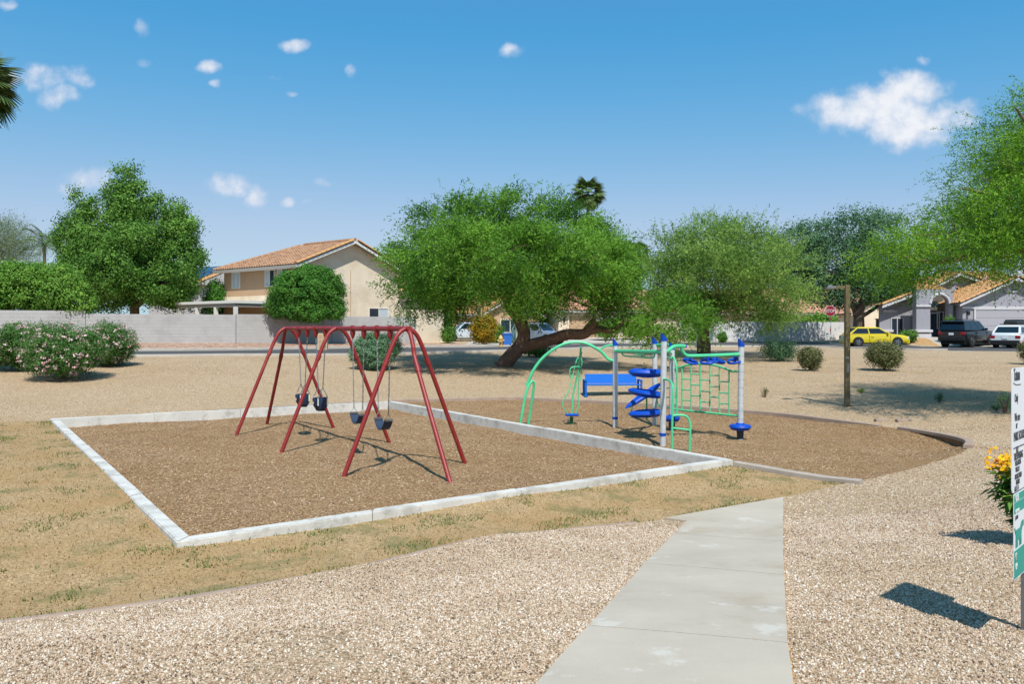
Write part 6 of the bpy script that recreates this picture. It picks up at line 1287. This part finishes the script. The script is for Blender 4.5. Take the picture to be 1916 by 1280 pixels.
# ------------------------------------------------------------------ notice sign right edge
M_pan = mat('white_sign_panel', '#d3d6da', .45); M_ink = mat('dark_sign_print', '#3a3b40', .6); M_teal = mat('teal_sign_print', '#0f8f80', .5)
dirp = Vector((.70, .714, 0)); pw = .6; L0 = Vector((PXX(1892, 4.42), 4.42, 0)); zt_, zb2 = EYE-(690-HY)/F*4.42, EYE-(925-HY)/F*4.42
cpt = L0+dirp*(pw/2); cpt.z = H(cpt.x, cpt.y); sgn_ = thing('park_sign', 'white park rules sign at the right edge', 'sign', cpt, math.atan2(dirp.y, dirp.x)); zt_ -= cpt.z; zb2 -= cpt.z
def rrect(w, h, r, n=5):
    out = []
    for cx_, cy_, a0 in ((w/2-r, h/2-r, 0), (-w/2+r, h/2-r, 90), (-w/2+r, -h/2+r, 180), (w/2-r, -h/2+r, 270)):
        for k in range(n+1): a_ = R(a0+90*k/n); out.append((cx_+r*math.cos(a_), cy_+r*math.sin(a_)))
    return out
MB().bbox((.16,.012,-.3),(.2,.05,zt_-.03), .004).build('post', M_metal, sgn_)
MB().prism(rrect(pw, zt_-zb2, .03), 0, .004, Matrix.Translation((0,0,(zt_+zb2)/2)) @ VF).build('sign_plate', M_pan, sgn_)
xl = -pw/2
def st_(s, x, z, size, sx=.62, m=M_ink): text_mesh(s, size*1.3, m, sgn_, Matrix.Translation((xl+x, -.0055, z)) @ VF, sx=sx, ext=.0006)
zz = lambda py: EYE-(py-HY)/F*4.48-cpt.z
st_('Tatum', .035, zz(712), .075, .55); MB().tube(catmull([(xl+.03,-.005,zz(716)),(xl+.09,-.005,zz(720)),(xl+.2,-.005,zz(721))], 4), .0022, 5).build('flourish', M_ink, sgn_)
st_('Only', .055, zz(752), .05); st_('We are', .055, zz(788), .05); st_('or', .085, zz(802), .046); st_('PARK HOURS', .035, zz(825), .055, .58)
MB().box((xl+.03,-.0055,zz(839)),(xl+.57,-.0045,zz(837))).build('rule_line', M_ink, sgn_)
st_('NO', .09, zz(848), .04); st_('TRESPASSING', .04, zz(861), .045, .6)
for s_t, x_, y_ in (('VIOLATORS', .065, 872), ('WILL BE', .075, 884), ('PROSECUTED', .06, 897), ('UNDER', .085, 908), ('A.R.S. 13-', .05, 919)): st_(s_t, x_, zz(y_), .032, .62)
# teal dog sign below, on the same post
L0b = Vector((PXX(1903, 4.45), 4.45, 0)); z0b, z1b = zz(925)-.0, zz(1088); xb = xl+.075; wb_ = .4
dg = MB().prism(rrect(wb_, z0b-z1b, .02), 0, .003, Matrix.Translation((xb+wb_/2, .006, (z0b+z1b)/2)) @ VF).build('lower_sign_plate', M_pan, sgn_)
def tl(x0_, x1_, ya, yb_): MB().box((x0_,.0005,zz(yb_)),(x1_,.0025,zz(ya))).build('colour_band', M_teal, sgn_)
tl(xb+.006, xb+wb_-.006, 928, 941); tl(xb+.006, xb+wb_-.006, 943, 963); tl(xb+.006, xb+wb_-.006, 1033, 1085)
def st2(s, x, py, size, m=M_signw, sx=.7): text_mesh(s, size, m, sgn_, Matrix.Translation((xb+x, -.0012, zz(py))) @ VF, sx=sx, ext=.0008)
st2('DOG', .02, 940, .05); st2('CONTROL', .02, 962, .028); st2('LEASH', .02, 974, .03, M_ink); st2('IT', .02, 1050, .055); st2('UP', .02, 1068, .05)
dogm = MB(); 
for pts_, rr in (([(.09,.25),(.2,.25)], .032), ([(.2,.26),(.24,.3)], .02), ([(.24,.3),(.275,.295)], .017), ([(.1,.25),(.095,.18)], .011), ([(.125,.25),(.125,.18)], .01), ([(.185,.25),(.18,.18)], .01), ([(.21,.25),(.212,.18)], .01), ([(.09,.26),(.06,.3)], .007)):
    dogm.tube([(xb+x_-.05, .001, z1b+z_+.0) for x_, z_ in pts_], rr, 8)
for i_ in range(len(dogm.v)): x_, y_, z_ = dogm.v[i_]; dogm.v[i_] = (x_, .0005+(y_)*.02, z_)
dogm.build('dog_emblem', M_teal, sgn_)
# ------------------------------------------------------------------ yellow flowering plant
B = on(4.72, 7.2); yb_p = thing('yellow_bells', 'yellow flowering shrub behind the park sign', 'shrub', B); mb = MB(); lv = []; lt = []; fl = []; ft = []
for k in range(34):
    a_ = random.uniform(0, 6.28); rr = random.uniform(.05, .36); h_ = random.uniform(.4, .74); e = Vector((math.cos(a_)*rr-.1, math.sin(a_)*rr, h_)); pts_ = [Vector((0,0,-.03)), Vector((math.cos(a_)*rr*.4, math.sin(a_)*rr*.4, h_*.5)), e]; limb(mb, pts_, .008, .004, 4, 5)
    for j in range(9):
        t = .3+.7*j/9; p0 = pts_[0].lerp(pts_[1], min(1, t*2)) if t < .5 else pts_[1].lerp(e, (t-.5)*2)
        for m_ in range(11):
            d = Vector((random.gauss(0,1), random.gauss(0,1), random.gauss(-.1,.5))).normalized(); Lf = random.uniform(.08, .15); s = d.cross(Vector((0,0,1))).normalized()*Lf*.14; q = p0+d*.02
            lv.append([q, q+d*Lf*.5+s, q+d*Lf+Vector((0,0,-.02)), q+d*Lf*.5-s]); lt.append(random.random())
    if h_ > .56:
        for m_ in range(26):
            q = e+Vector((random.gauss(0,.05), random.gauss(0,.05), random.gauss(.03,.035))); d = Vector((random.gauss(0,1), random.gauss(0,1), random.gauss(.3,.7))).normalized(); s = d.orthogonal().normalized()*.018
            fl.append([q, q+d*.02+s, q+d*.05, q+d*.02-s]); ft.append(random.random())
mb.build('stem', M_bark, yb_p); link('foliage', npmesh('foliage', np.array([[list(v_) for v_ in q] for q in lv]), 4, LM['carob'], np.array(lt)), yb_p); link('blossom', npmesh('blossom', np.array([[list(v_) for v_ in q] for q in fl]), 4, LM['yellow'], np.array(ft)), yb_p)
# small stones near the curved kerb and dark leaf on turf
for lb, px, py in (('small tan brick lying before the curved kerb', 1650, 788), ('tan stone beside the gap in the edging kerb', 1690, 789)):
    B = G(px, py); o = MB().bbox((-.16,-.07,-.02),(.16,.07,.05), .015).build('loose_brick', M_kerb2); o.location = B; tag(o, lb, 'brick')
